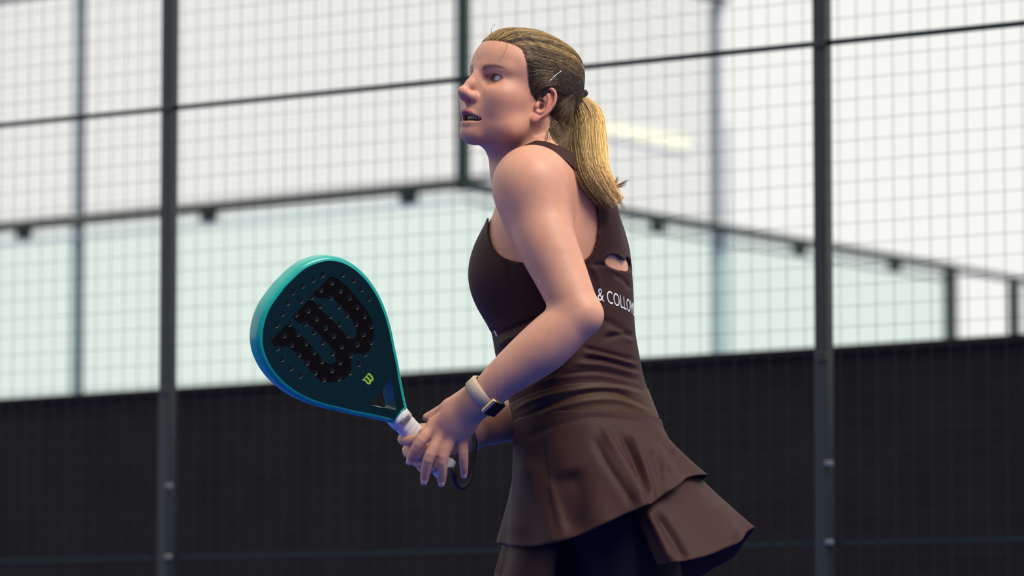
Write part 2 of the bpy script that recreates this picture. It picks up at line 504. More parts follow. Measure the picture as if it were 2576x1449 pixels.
def nets(prims, lo, hi, h, field=None, N=16):
    """surface nets over sparse blocks; returns verts, quads"""
    lo = np.asarray(lo, float); hi = np.asarray(hi, float)
    base = np.floor(lo / h).astype(int); top = np.ceil(hi / h).astype(int)
    nb = (top - base) // N + 1
    R = N * h * 0.866
    I = np.stack(np.meshgrid(*[np.arange(n) for n in nb], indexing='ij'), -1).reshape(-1, 3)
    cen = (base + I * N + N / 2) * h
    dc = np.full(len(cen), 0.5)
    for i in range(0, len(cen), 40000):
        dc[i:i + 40000] = (field or (lambda p, a, b: evaluate(prims, p)))(cen[i:i + 40000], None, None)
    act = I[np.abs(dc) < R * 1.6 + 0.004]
    g = np.arange(N + 1)
    G = np.stack(np.meshgrid(g, g, g, indexing='ij'), -1)
    keyV, posV, quads = [], [], []
    big = 1 << 20
    def key(ix):
        return (ix[..., 0] + 100000) * (big * big) + (ix[..., 1] + 100000) * big + (ix[..., 2] + 100000)
    corners = np.array([[i, j, k] for i in (0, 1) for j in (0, 1) for k in (0, 1)])
    edges = [(a, b) for a in range(8) for b in range(a + 1, 8) if abs(corners[a] - corners[b]).sum() == 1]
    for blk in act:
        o = base + blk * N
        pts = (o + G.reshape(-1, 3)) * h
        b0, b1 = o * h, (o + N) * h
        d = (field(pts, b0, b1) if field else evaluate(prims, pts, b0, b1, 2 * h)).reshape(N + 1, N + 1, N + 1)
        s = d < 0
        if s.all() or not s.any():
            continue
        cs = np.stack([s[c[0]:c[0] + N, c[1]:c[1] + N, c[2]:c[2] + N] for c in corners], -1)
        cd = np.stack([d[c[0]:c[0] + N, c[1]:c[1] + N, c[2]:c[2] + N] for c in corners], -1)
        m = cs.any(-1) & ~cs.all(-1)
        ci = np.argwhere(m)
        if len(ci) == 0:
            continue
        S = cs[m]; Dv = cd[m]
        acc = np.zeros((len(ci), 3)); cnt = np.zeros(len(ci))
        for a, b in edges:
            x = S[:, a] != S[:, b]
            t = Dv[x, a] / (Dv[x, a] - Dv[x, b])
            acc[x] += corners[a] + t[:, None] * (corners[b] - corners[a])
            cnt[x] += 1
        keyV.append(key(o + ci)); posV.append((o + ci + acc / cnt[:, None]) * h)
        for ax in range(3):
            e = np.zeros(3, int); e[ax] = 1
            s0 = s[:N, :N, :N]
            s1 = s[e[0]:e[0] + N, e[1]:e[1] + N, e[2]:e[2] + N]
            ei = np.argwhere(s0 != s1)
            if len(ei) == 0: continue
            flip = s0[tuple(ei.T)]
            u = np.zeros(3, int); u[(ax + 1) % 3] = 1
            w_ = np.zeros(3, int); w_[(ax + 2) % 3] = 1
            g0 = o + ei
            q = np.stack([key(g0), key(g0 - u), key(g0 - u - w_), key(g0 - w_)], -1)
            q[~flip] = q[~flip][:, ::-1]
            quads.append(q)
    K = np.concatenate(keyV); V = np.concatenate(posV); Q = np.concatenate(quads)
    srt = np.argsort(K); K = K[srt]; V = V[srt]
    ix = np.searchsorted(K, Q); ix = np.minimum(ix, len(K) - 1)
    ok = (K[ix] == Q).all(1)
    return V, ix[ok]
def keepfaces(V, Q, mask):
    Q = Q[mask]
    u, inv = np.unique(Q, return_inverse=True)
    return V[u], inv.reshape(Q.shape)
def vnormals(V, Q):
    n = np.cross(V[Q[:, 2]] - V[Q[:, 0]], V[Q[:, 3]] - V[Q[:, 1]])
    out = np.zeros_like(V)
    for i in range(4):
        np.add.at(out, Q[:, i], n)
    return out / (np.linalg.norm(out, axis=1, keepdims=True) + 1e-12)
def sdpoly(q, poly):
    """2D signed distance to a closed polygon, negative inside"""
    poly = np.asarray(poly, float)
    d = np.full(len(q), 1e9); s = np.ones(len(q))
    for i in range(len(poly)):
        a, b = poly[i], poly[i - 1]
        e = b - a; w0 = q - a
        t = np.clip((w0 @ e) / (e @ e), 0, 1)
        x = w0 - t[:, None] * e
        d = np.minimum(d, (x * x).sum(1))
        c1 = q[:, 1] >= a[1]; c2 = q[:, 1] < b[1]; c3 = e[0] * w0[:, 1] > e[1] * w0[:, 0]
        s[(c1 & c2 & c3) | (~c1 & ~c2 & ~c3)] *= -1
    return s * np.sqrt(d)
class PolyGrid:
    """signed distance to a polygon, tabulated on a 2 px grid"""
    def __init__(s, poly, x0=900, x1=1900, y0=250, y1=1200, st=2.0):
        s.x0, s.y0, s.st = x0, y0, st
        s.nx, s.ny = int((x1 - x0) / st) + 1, int((y1 - y0) / st) + 1
        g = np.stack(np.meshgrid(x0 + st * np.arange(s.nx), y0 + st * np.arange(s.ny), indexing='ij'), -1).reshape(-1, 2)
        s.g = sdpoly(g, poly).reshape(s.nx, s.ny)
    def __call__(s, q):
        x = np.clip((q[:, 0] - s.x0) / s.st, 0, s.nx - 1.001); y = np.clip((q[:, 1] - s.y0) / s.st, 0, s.ny - 1.001)
        i = x.astype(int); j = y.astype(int); u = x - i; v = y - j
        return (s.g[i, j] * (1 - u) + s.g[i + 1, j] * u) * (1 - v) + (s.g[i, j + 1] * (1 - u) + s.g[i + 1, j + 1] * u) * v
def polydist(q, line):
    line = np.asarray(line, float); d = np.full(len(q), 1e9); tt = np.zeros(len(q))
    n = len(line) - 1
    for i in range(n):
        a, b = line[i], line[i + 1]; e = b - a
        t = np.clip(((q - a) @ e) / (e @ e), 0, 1)
        x = np.linalg.norm(q - a - t[:, None] * e, axis=1)
        m = x < d
        d[m] = x[m]; tt[m] = (i + t[m]) / n
    return d, tt
def folds(V, N, lines, amount=1.0, facing=True, floor_=-1.0):
    """raise or sink cloth along crease lines; line = (points, half-width px, height m)"""
    q = proj(V)
    toc = np.array([0, 0, CZ]) - V; toc /= np.linalg.norm(toc, axis=1, keepdims=True)
    fc = np.clip((N * toc).sum(1) * 4 + 0.4, 0, 1) if facing else 1.0
    dsp = np.zeros(len(V))
    for pts, wd, amp in lines:
        d, t = polydist(q, catmull(pts, 14))
        dsp += amp * np.exp(-(d / wd) ** 2) * np.clip(np.minimum(t, 1 - t) * 6 + 0.05, 0, 1)
    return V + N * (np.maximum(dsp, floor_) * fc * amount)[:, None]

# ================================================================== THE PLAYER
foot = P(1500, 1449, 0.02); foot[2] = 0
person = empty('person', foot)
tag(person, 'woman with blonde ponytail in a brown sleeveless dress looking up, both hands at the racket', 'person')

YAW = math.radians(24)
tf = np.array([-math.cos(YAW), math.sin(YAW), 0.0])       # torso forward (to the left and away)
tl_ = np.array([-math.sin(YAW), -math.cos(YAW), 0.0])     # her left, towards the camera
# --- trunk as a stack of ellipses: image row, left edge, right edge
SEC = [(395, 1345, 1440), (420, 1300, 1490), (445, 1275, 1510), (480, 1262, 1528), (520, 1250, 1545), (560, 1234, 1561), (620, 1216, 1577), (680, 1206, 1584),
       (720, 1207, 1587), (770, 1219, 1589), (815, 1236, 1590), (850, 1247, 1594), (890, 1251, 1602), (930, 1262, 1609),
       (965, 1274, 1618), (1000, 1283, 1632), (1050, 1297, 1652), (1100, 1310, 1672), (1160, 1320, 1688), (1230, 1335, 1695), (1300, 1355, 1690)]
sz = np.array([P(1400, r[0], 0)[2] for r in SEC])[::-1]
sx = np.array([(P(r[1], r[0], 0)[0] + P(r[2], r[0], 0)[0]) / 2 for r in SEC])[::-1]
sh = np.array([(P(r[2], r[0], 0)[0] - P(r[1], r[0], 0)[0]) / 2 for r in SEC])[::-1]
zz = np.linspace(sz[0], sz[-1], 260)
def smooth(y):
    y = np.interp(zz, sz, y)
    k = np.ones(13) / 13
    for _ in range(2):
        y = np.convolve(np.pad(y, 6, mode='edge'), k, mode='valid')
    return y
TX, THW = smooth(sx), smooth(sh)
RAT = np.interp(zz, [0.9, 1.03, 1.12, 1.25, 1.36, 1.42], [1.30, 1.24, 1.22, 1.26, 1.5, 1.6])
TA = THW / np.sqrt(math.cos(YAW) ** 2 + (RAT * math.sin(YAW)) ** 2)
TB = TA * RAT
TY = D0 + np.interp(zz, [0.8, 1.4], [0.0, -0.005])
def trunk_fn(p):
    z = p[:, 2]
    cx = np.interp(z, zz, TX); cy = np.interp(z, zz, TY); a = np.interp(z, zz, TA); b = np.interp(z, zz, TB)
    dx = p[:, 0] - cx; dy = p[:, 1] - cy
    u = dx * tf[0] + dy * tf[1]; v_ = dx * tl_[0] + dy * tl_[1]
    k0 = np.sqrt((u / a) ** 2 + (v_ / b) ** 2); k1 = np.sqrt((u / a ** 2) ** 2 + (v_ / b ** 2) ** 2) + 1e-6
    d = np.where(k0 < 0.05, -a, k0 * (k0 - 1) / k1)
    return np.maximum(np.maximum(d, z - zz[-1]), zz[0] - z)
ex = 0.26
trunk = Prim(trunk_fn, (TX.min() - ex, D0 - ex, zz[0]), (TX.max() + ex, D0 + ex, zz[-1]), 'u', 0.02)

# --- head frame
HY, HP, HR = math.radians(36), math.radians(10), math.radians(-6)
HS = 0.978
cy_, sy_ = math.cos(HY), math.sin(HY); cp_, sp_ = math.cos(HP), math.sin(HP); cr_, sr_ = math.cos(HR), math.sin(HR)
HM = np.stack([[-cy_, -sy_, 0], [sy_, -cy_, 0], [0, 0, 1]], 1) @ np.array([[cp_, 0, -sp_], [0, 1, 0], [sp_, 0, cp_]]) @ \
     np.array([[1, 0, 0], [0, cr_, -sr_], [0, sr_, cr_]])
HO = P(1310, 244.3, -0.03)
def H(x, y, z):
    return HO + HM @ (np.array([x, y, z]) * HS)
def HL(p):
    return (np.asarray(p) - HO) @ HM / HS
def he(c, r, k=0.01, op='u', rot=None):
    Rm = HM if rot is None else HM @ rot
    return ellip(H(*c), np.array(r) * HS, Rm, k * HS, op)
def hc(a, b, ra, rb, k=0.01, op='u'):
    return rcone(H(*a), H(*b), ra * HS, rb * HS, k * HS, op)
def rotm(axis, ang):
    return np.array(Matrix.Rotation(ang, 3, axis))

head = [he((-.003, 0, .030), (.095, .072, .077), .01),
        he((.040, 0, .045), (.0515, .064, .050), .02),
        he((.030, 0, -.030), (.060, .060, .068), .025)]
for s in (1, -1):
    head += [hc((.006, s * .051, -.038), (.040, s * .044, -.064), .013, .013, .022),
             hc((.040, s * .044, -.064), (.073, s * .013, -.082), .013, .012, .026),
             he((.058, s * .043, -.016), (.027, .020, .021), .022),
             he((.056, s * .032, -.045), (.020, .019, .028), .022),
             he((.062, s * .032, -.024), (.023, .018, .026), .018)]
head += [he((.0840, 0, -.0835), (.0140, .0160, .0120), .018),
         he((.0745, 0, -.050), (.0255, .026, .030), .018)]
EYC = (.0655, .0312, .0122)
for s in (1, -1):
    head += [hc((.0845, s * .010, .0280), (.066, s * .047, .0290), .0072, .0065, .014),
             he((.0965, s * .0325, .0085), (.0190, .0200, .0100), .012, 's'),
             he((.0980, s * .0200, .0090), (.0130, .0085, .0090), .008, 's')]
for s in (1, -1):
    head += [he((.0880, s * .0070, -.008), (.0120, .0066, .020), .012)]
head += [hc((.0880, 0, .024), (.104, 0, -.003), .0055, .0055, .012),
         hc((.104, 0, -.003), (.1145, 0, -.0175), .0052, .0068, .008),
         he((.1155, 0, -.0208), (.0076, .0080, .0072), .006),
         hc((.112, 0, -.0270), (.101, 0, -.0365), .0036, .0042, .006)]
for s in (1, -1):
    head += [hc((.1120, s * .0035, -.0215), (.1010, s * .0100, -.0235), .0064, .0056, .005)]
    head += [he((.1000, s * .0118, -.0258), (.0105, .0060, .0074), .006),
             he((EYC[0], s * EYC[1], EYC[2]), (.0148, .0150, .0146), .003),
             he((.1080, s * .0066, -.0335), (.0078, .0036, .0044), .003, 's')]
UL = [(.0790, .0262, -.0562, .0018), (.0900, .0180, -.0535, .0032), (.0990, .0090, -.0512, .0040), (.1030, .003, -.0500, .0042), (.1028, 0, -.0505, .0041)]
LLp = [(.0790, .0255, -.0585, .0018), (.0880, .0175, -.0655, .0040), (.0945, .0085, -.0697, .0052), (.0965, 0, -.0705, .0054)]
for ch in (UL, LLp):
    full = list(ch) + [(a, -b, c, d) for a, b, c, d in ch[::-1][1:]]
    head.append(chain([H(*q[:3]) for q in full], np.array([q[3] for q in full]) * HS, .004, 4))
MOUTH = ((.088, 0, -.0600), (.030, .0272, .0058))
head.append(he(*MOUTH, .0025, 's'))
head.append(he((.1135, 0, -.0440), (.006, .0028, .0055), .006, 's'))          # philtrum
# eye openings
for s in (1, -1):
    head.append(he((.0815, s * .0322, .0122), (.0180, .0142, .0058), .0010, 's', rotm('X', s * 0.06)))
# ears
def ear(s):
    E0 = np.array([.0105, s * .0675, -.0155])
    u = np.array([-.20, s * .04, .98]); u /= np.linalg.norm(u)
    w2 = np.array([-.82, s * .56, -.12]); w2 -= u * (w2 @ u); w2 /= np.linalg.norm(w2)
    n = np.cross(u, w2) if s > 0 else np.cross(w2, u)
    if n[1] * s < 0: n = -n
    Rm = np.stack([w2, u, n], 1)
    T = lambda a, b, c=0.0: tuple(E0 + a * w2 + b * u + c * n)
    out = [he(T(.0125, .004, -.001), (.0135, .0265, .0030), .004, 'u', Rm)]
    hx = [(.001, .002, .001), (-.001, .012, .001), (.0005, .022, .0015), (.006, .0300, .002), (.0135, .0320, .003), (.0205, .0275, .0035), (.0245, .0180, .0035),
          (.0250, .0070, .003), (.0220, -.0050, .002), (.0165, -.0145, .001), (.0105, -.0220, .0), (.006, -.0270, .0)]
    hr = [.0022, .0026, .0029, .0031, .0032, .0031, .0030, .0029, .0028, .0028, .003, .0035]
    out.append(chain([H(*T(*q)) for q in hx], np.array(hr) * HS, .0022, 5))
    ah = [(.0105, .0215, .001), (.0155, .0140, .0022), (.0170, .0040, .0028), (.0145, -.0065, .0028), (.0090, -.0125, .0025), (.0040, -.0115, .002)]
    out.append(chain([H(*T(*q)) for q in ah], np.full(len(ah), .0023) * HS, .003, 5))
    out += [he(T(.0055, -.0235, .0005), (.0065, .0080, .0040), .004, 'u', Rm),
            he(T(.0080, .0000, .0025), (.0062, .0100, .0055), .003, 's', Rm),
            he(T(.0185, .0200, .0035), (.0025, .0080, .0022), .002, 's', Rm),
            he(T(.0005, -.0035, .002), (.0036, .0058, .0040), .003, 'u', Rm)]
    return out
head += ear(1) + ear(-1)

# --- neck
neck = [rcone(P(1342, 425, -.005), P(1338, 330, -.015), .064, .056, .03),
        rcone(P(1292, 372, -.02), P(1325, 455, -.01), .040, .050, .03),
        rcone(P(1362, 330, .0), P(1385, 430, .0), .050, .055, .03)]
# --- shoulders, back, chest
back = [rcone(P(1375, 415, -.03), P(1345, 450, -.115), .036, .048, .05),        # trapezius to near shoulder
        rcone(P(1415, 430, .03), P(1430, 465, .115), .036, .044, .05),
        ellip(P(1455, 545, -.075), (.055, .055, .085), None, .05),              # near shoulder blade
        ellip(P(1272, 690, -.045), (.046, .055, .058), None, .05),              # breasts
        ellip(P(1282, 690, .085), (.046, .055, .058), None, .05)]
# --- arms
SHL = P(1336, 474, -.150)
def pchain(rows, k, n=9):
    return chain([P(*r[:3]) for r in rows], [r[3] for r in rows], k, n)
larm = [ellip(SHL, (.054, .057, .058), None, .035),
        pchain([(1336, 468, -.150, .0545), (1350, 525, -.160, .0520), (1376, 612, -.180, .0475), (1410, 690, -.192, .0425), (1440, 758, -.204, .0380), (1462, 790, -.210, .0335)], .03),
        ellip(P(1480, 796, -.212), (.0150, .018, .0145), None, .02),
        pchain([(1456, 792, -.209, .0330), (1420, 823, -.206, .0395), (1368, 871, -.201, .0415), (1315, 913, -.194, .0370), (1268, 950, -.187, .0315), (1226, 990, -.176, .0275), (1203, 1014, -.168, .0250)], .012)]
SHR = P(1425, 478, .150)
rarm = [ellip(SHR, (.054, .056, .058), None, .04),
        chain([SHR, P(1450, 700, .19), P(1440, 932, .165)], [.048, .043, .035], .03),
        pchain([(1440, 935, .165, .034), (1360, 1022, .095, .038), (1275, 1062, .035, .0315), (1192, 1088, -.030, .0245)], .012)]
# racket frame: the hands close round its handle
rn = np.array([.51, -.84, -.17]); rn /= np.linalg.norm(rn)
ax_ = math.radians(47.2)
ra = np.array([-math.cos(ax_), 0, math.sin(ax_)]); ra[1] = -(ra[0] * rn[0] + ra[2] * rn[2]) / rn[1]; ra /= np.linalg.norm(ra)
rb = np.cross(ra, rn)
TK = .018                                   # half thickness
RO = P(1011, 1047, -.110) - rn * TK         # grip start, on the mid-plane
def RW(u, v, w_=0.0):
    return RO + rb * u + ra * v + rn * w_
def finger(js, rs, k=.005):
    return [chain(js, rs, k, 3)]
LF = {  # left hand, laid over the right one
    'index': ([(1092, 1070, -.140), (1060, 1107, -.148), (1042, 1137, -.142), (1033, 1157, -.134)], [.0106, .0092, .0080, .0068]),
    'middle': ([(1115, 1086, -.144), (1083, 1143, -.152), (1072, 1178, -.144), (1068, 1206, -.134)], [.0108, .0094, .0082, .0070]),
    'ring': ([(1140, 1092, -.144), (1115, 1149, -.150), (1113, 1184, -.142), (1111, 1211, -.132)], [.0104, .0090, .0079, .0068]),
    'little': ([(1164, 1096, -.140), (1166, 1139, -.146), (1167, 1170, -.140), (1167, 1191, -.132)], [.0094, .0080, .0070, .0060]),
}
LF = {k: ([P(*j) for j in js], rs) for k, (js, rs) in LF.items()}
lhand = []
for nm, j0x in (('index', 1092), ('middle', 1115), ('ring', 1140), ('little', 1164)):
    js, rs = LF[nm]
    lhand.append(rcone(P(1196 - (1165 - j0x) * .18, 1014 + (j0x - 1125) * .24, -.164), js[0], .0175 if nm in ('middle', 'ring') else .0150, rs[0] + .0012, .014))
    lhand += finger(js, rs)
lhand += [ellip(P(1158, 1052, -.150), (.026, .013, .032), None, .012)]
lhand += [rcone(P(1186, 1000, -.156), P(1132, 1022, -.140), .0180, .0115, .014)]
lhand += finger([P(1132, 1022, -.140), P(1100, 1038, -.132), P(1074, 1050, -.128)], [.0115, .0088, .0070], .006)
RF = {}
for nm, vv_, sc1 in (('index', -.046, 1.0), ('middle', -.066, 1.0), ('ring', -.084, .95), ('little', -.100, .85)):
    RF[nm] = ([RW(.012, vv_ - .012, -.031), RW(-.017, vv_ - .004, -.026), RW(-.0245, vv_ - .006, -.002), RW(-.018, vv_ - .004, .020), RW(-.006, vv_, .026)],
              [.0112 * sc1, .0095 * sc1, .0088 * sc1, .0080 * sc1, .0070 * sc1])
RF['index'] = ([RW(.012, -.060, -.031), P(1040, 1094, -.062), P(1014, 1105, -.070), P(1036, 1109, -.094), P(1060, 1104, -.108)], [.0112, .0096, .0092, .0084, .0074])
rhand = []
for nm, (js, rs) in RF.items():
    rhand.append(rcone(P(1186, 1090, -.030), js[0], .0205, rs[0] + .002, .014))
    rhand += finger(js, rs)
tb = [RW(.022, -.092, -.018), RW(.027, -.066, .004), RW(.017, -.050, .022), RW(.006, -.044, .027)]
rhand += [rcone(P(1172, 1080, -.035), tb[0], .019, .0135, .014)]
rhand += finger(tb, [.0135, .0115, .0095, .0080], .006)
# --- legs
legs = [rcone(P(1545, 1270, -.075), P(1655, 1700, -.07), .088, .058, .03),
        rcone(P(1655, 1700, -.07), P(1690, 1880, -.05), .056, .055, .02),
        rcone(P(1690, 1880, -.05), P(1760, 2455, -.02), .054, .034, .02),
        rcone(P(1440, 1270, .09), P(1400, 1700, .13), .088, .058, .03),
        rcone(P(1400, 1700, .13), P(1420, 1900, .13), .056, .055, .02),
        rcone(P(1420, 1900, .13), P(1450, 2455, .13), .054, .034, .02)]
legs += [rcone(P(1765, 2520, -.02), P(1660, 2545, -.02), .034, .026, .02),
         rcone(P(1455, 2520, .13), P(1350, 2545, .13), .034, .026, .02)]
torso_prims = [trunk] + back + neck
body = torso_prims + larm + rarm + lhand + rhand + legs + head

zc = P(1300, 374, 0)[2]                      # head above this height is meshed finer
xh = P(1248, 1000, -.15)[0]                  # hands left of this
def bounds(pr, pad=.02):
    return np.min([q.lo for q in pr], 0) - pad, np.max([q.hi for q in pr], 0) + pad
h0, h1, h2 = 0.0027, 0.00115, 0.00125
cut = 2 * h0
pieces = []
lo, hi = bounds(head)
V1, Q1 = nets(body, (lo[0], lo[1], zc - .006), hi, h1)
c = V1[Q1].mean(1); pieces.append(keepfaces(V1, Q1, c[:, 2] > zc - .0015))
lo, hi = bounds(lhand + rhand + larm[-1:] + rarm[-1:])
V2, Q2 = nets(body, lo, (xh + .006, hi[1], P(1200, 930, -.15)[2]), h2)
c = V2[Q2].mean(1); pieces.append(keepfaces(V2, Q2, c[:, 0] < xh + .0015))
lo, hi = bounds(body)
zhand = P(1200, 930, -.15)[2]
V0, Q0 = nets(body, (lo[0], lo[1], lo[2]), (hi[0], hi[1], zc + .01), h0)
c = V0[Q0].mean(1); pieces.append(keepfaces(V0, Q0, (c[:, 2] < zc + .0015) & ((c[:, 0] > xh - .0015) | (c[:, 2] > zhand))))
Vb = np.concatenate([p[0] for p in pieces])
off = np.cumsum([0] + [len(p[0]) for p in pieces])
Qb = np.concatenate([p[1] + off[i] for i, p in enumerate(pieces)])
# --- skin colour: lips, brows, ears, nails, knuckles
SK = np.array([0.63, 0.305, 0.200])
C = np.tile(SK, (len(Vb), 1))
def blend(m, col):
    m = np.clip(m, 0, 1)[:, None]
    C[:] = C * (1 - m) + np.array(col) * m
Lh = HL(Vb)
near = np.linalg.norm(Lh, axis=1) < 0.17
x_, y_, z_ = Lh.T; ay = np.abs(y_)
def lipdist(ch):
    best = np.full(len(Vb), 1.0)
    q = np.stack([x_, ay, z_], 1)
    for a, b in zip(ch[:-1], ch[1:]):
        a3, b3 = np.array(a[:3]), np.array(b[:3]); e = b3 - a3
        t = np.clip((q - a3) @ e / (e @ e), 0, 1)
        best = np.minimum(best, np.linalg.norm(q - a3 - t[:, None] * e, axis=1) - (a[3] + t * (b[3] - a[3])))
    return best
lip = np.minimum(lipdist(UL), lipdist(LLp))
blend(near * (1 - lip / .0016), (.36, .115, .115))
mo_ = ((x_ - MOUTH[0][0]) / .030) ** 2 + (y_ / .0235) ** 2 + ((z_ - MOUTH[0][2]) / .0062) ** 2
blend(near * (mo_ < 1.0) * (x_ < .0935 - 22 * y_ ** 2), (.09, .018, .018))
# brows: a band following the ridge
bz = .0255 + .0045 * np.sin(np.clip((ay - .014) / .040, 0, 1) * 2.6)
bm_ = np.clip(1.3 - np.abs(z_ - bz) / (.0042 - .0026 * np.clip((ay - .028) / .024, 0, 1)), 0, 1) * np.clip((ay - .0130) / .003, 0, 1) * np.clip((.054 - ay) / .008, 0, 1)
blend(near * (x_ > .05) * bm_ * .85, (.10, .055, .038))
# lash line / lid shade
ex_ = np.sqrt(((ay - .0312) / .0168) ** 2 + ((z_ - .0120) / .0066) ** 2)
blend(near * (x_ > .07) * np.clip(1 - np.abs(ex_ - .93) / .14, 0, 1) * np.where(z_ > .0115, .85, .35), (.07, .035, .028))
# ears, nose tip and cheek flush
blend(near * np.clip((ay - .070) / .005, 0, 1) * (x_ < .02) * (z_ > -.05) * (z_ < .02) * .55, (.58, .19, .15))
blend(near * np.exp(-(((x_ - .112) ** 2 + y_ ** 2 + (z_ + .024) ** 2) / .014 ** 2)) * .3, (.60, .22, .17))
blend(near * np.exp(-(((x_ - .070) ** 2 + (ay - .045) ** 2 + (z_ + .018) ** 2) / .022 ** 2)) * .3, (.60, .23, .17))
# scalp under the hair takes the hair's root colour
def hairmask(x, y, z):
    a = np.abs(y)
    side = .036 + .40 * (z - .02) + .026 * np.clip((z - .045) / .03, 0, 1) * np.clip(1 - (a / .056) ** 2, 0, 1)
    low = np.where(z < -.010, -.012 + .35 * (z + .010), .0216 + (z + .006) / .024 * .0130)
    side = np.where(z < .018, low, side)
    return side - x
nape = (z_ > -.062 - .0 * x_)
blend((np.linalg.norm(Lh - [-.003, 0, .03], axis=1) < .112) * np.clip((z_ + .070 + .9 * np.clip(x_ + .045, 0, 1)) / .022, 0, 1) * np.clip((hairmask(x_, y_, z_) - .002) / .006, 0, 1) * (ay < .0725 + .02 * (z_ > .02)), (.075, .043, .028))
# knuckles, nails
for grp in (LF, RF):
    for nm, (js, rs) in grp.items():
        for j, r in list(zip(js, rs))[:3]:
            dd = np.linalg.norm(Vb - j, axis=1)
            blend(np.exp(-(dd / (r * 1.5)) ** 2) * .30, (.58, .24, .17))
Nb = vnormals(Vb, Qb)
seam = (np.abs(Vb[:, 2] - zc) < .010) | ((np.abs(Vb[:, 0] - xh) < .010) & (Vb[:, 2] < zhand + .01)) | ((np.abs(Vb[:, 2] - zhand) < .010) & (Vb[:, 0] < xh + .01))
ps = Vb[seam]
gr = np.stack([evaluate(body, ps + e_, ps.min(0), ps.max(0), .01) - evaluate(body, ps - e_, ps.min(0), ps.max(0), .01) for e_ in np.eye(3) * .0008], 1)
Nb[seam] = gr / (np.linalg.norm(gr, axis=1, keepdims=True) + 1e-12)
bodyo = mesh_obj('body', Vb, Qb, M['skin'], person, col=C, off=foot, normals=Nb)

# nails of the left hand
def nail(js, rs):
    a, b = js[-2], js[-1]
    d = (b - a) / np.linalg.norm(b - a)
    n = np.array([0, -1.0, 0.25]); n -= d * (n @ d); n /= np.linalg.norm(n)
    s = np.cross(d, n); r = rs[-1]
    cc = b + d * r * .35
    g = []
    for i in range(7):
        for j in range(7):
            u = (i / 6 - .5) * 2; w_ = (j / 6 - .5) * 2
            ang = w_ * .85
            rr = r * 1.05
            ed = 1 - .35 * abs(w_) ** 3 * (u > 0)
            g.append(cc + d * (u * .0048 * ed) + n * (math.cos(ang) * rr - abs(u) ** 4 * .0008) + s * math.sin(ang) * rr * .95)
    q = np.array([[i * 7 + j, i * 7 + j + 1, (i + 1) * 7 + j + 1, (i + 1) * 7 + j] for i in range(6) for j in range(6)])
    return np.array(g), q
M['nail'] = mat('fingernail', (0.66, 0.38, 0.32), 0.3, vary=0.03)
for nm, (js, rs) in LF.items():
    v, q = nail(js, rs)
    mesh_obj('fingernail', v, q, M['nail'], bodyo, off=foot)

# eyes
def eyeball(s):
    c = H(EYC[0], s * EYC[1], EYC[2]); r = .0138 * HS
    gz = np.array([1.0, -.30, .10]); gz /= np.linalg.norm(gz); g = HM @ gz
    bm = bmesh.new()
    bmesh.ops.create_uvsphere(bm, u_segments=64, v_segments=48, radius=1.0)
    v = np.array([q.co[:] for q in bm.verts]); f = [[k.index for k in q.verts] for q in bm.faces]
    bm.free()
    a = np.degrees(np.arccos(np.clip(v @ np.array([0, 0, 1.0]), -1, 1)))
    rr = np.where(a < 27, 1.0 + .055 * (1 - (a / 27) ** 2), 1.0)
    col = np.tile([.46, .40, .37], (len(v), 1))  # eye white darkened: the lids' shade is put into its colour
    col[a < 29] = (.10, .085, .05); col[a < 25] = (.16, .15, .085); col[a < 11.5] = (.006, .006, .006)
    z = g; x = np.cross([0, 0, 1.0], z); x /= np.linalg.norm(x); y = np.cross(z, x)
    W = c + (v * rr[:, None] * r) @ np.stack([x, y, z])
    o = mesh_obj('eye', W, f, M['eye'], bodyo, col=col, off=foot)
    o['label'] = 'green-brown eye'
eyeball(1); eyeball(-1)
M['lash'] = mat('lashes', (0.018, 0.010, 0.008), 0.6, vary=0.05)
for s_ in (1, -1):
    for up_ in (1, -1):
        ln3 = []
        for y3 in np.linspace(.0185, .0458, 24):
            k3 = math.sqrt(max(0, 1 - ((y3 - .0322) / .0142) ** 2))
            z3 = .0122 + up_ * .0056 * k3 + (y3 - .0328) * .06
            x3 = EYC[0] + math.sqrt(max(1e-8, .0147 ** 2 - (y3 - EYC[1]) ** 2 - (z3 - EYC[2]) ** 2))
            ln3.append(H(x3, s_ * y3, z3))
        v, f = tubes(np.array(ln3)[None], ((.0010 if up_ > 0 else .0004) * np.sin(np.linspace(.25, 2.9, 24)))[None], 6)
        mesh_obj('lashes', v, f, M['lash'], bodyo, off=foot)
# teeth: two curved rows of single teeth
for row, z0, hgt, n in ((1, -.0560, .0040, 10), (-1, -.0652, .0034, 10)):
    for i in range(n):
        yy = (i - (n - 1) / 2) * .0044
        xx = .0880 - 24 * yy * yy - (.0005 if row < 0 else 0)
        nrm = np.array([1, 48 * yy, 0]); nrm /= np.linalg.norm(nrm); sd = np.array([-nrm[1], nrm[0], 0])
        c_ = np.array([xx, yy, z0])
        v, f = box_vf(H(*c_), HM @ (nrm * .002), HM @ (sd * .0021), HM @ np.array([0, 0, hgt]))
        bevel(mesh_obj('tooth', v, f, M['tooth'], bodyo, smooth=True, off=foot), .0009, 2)
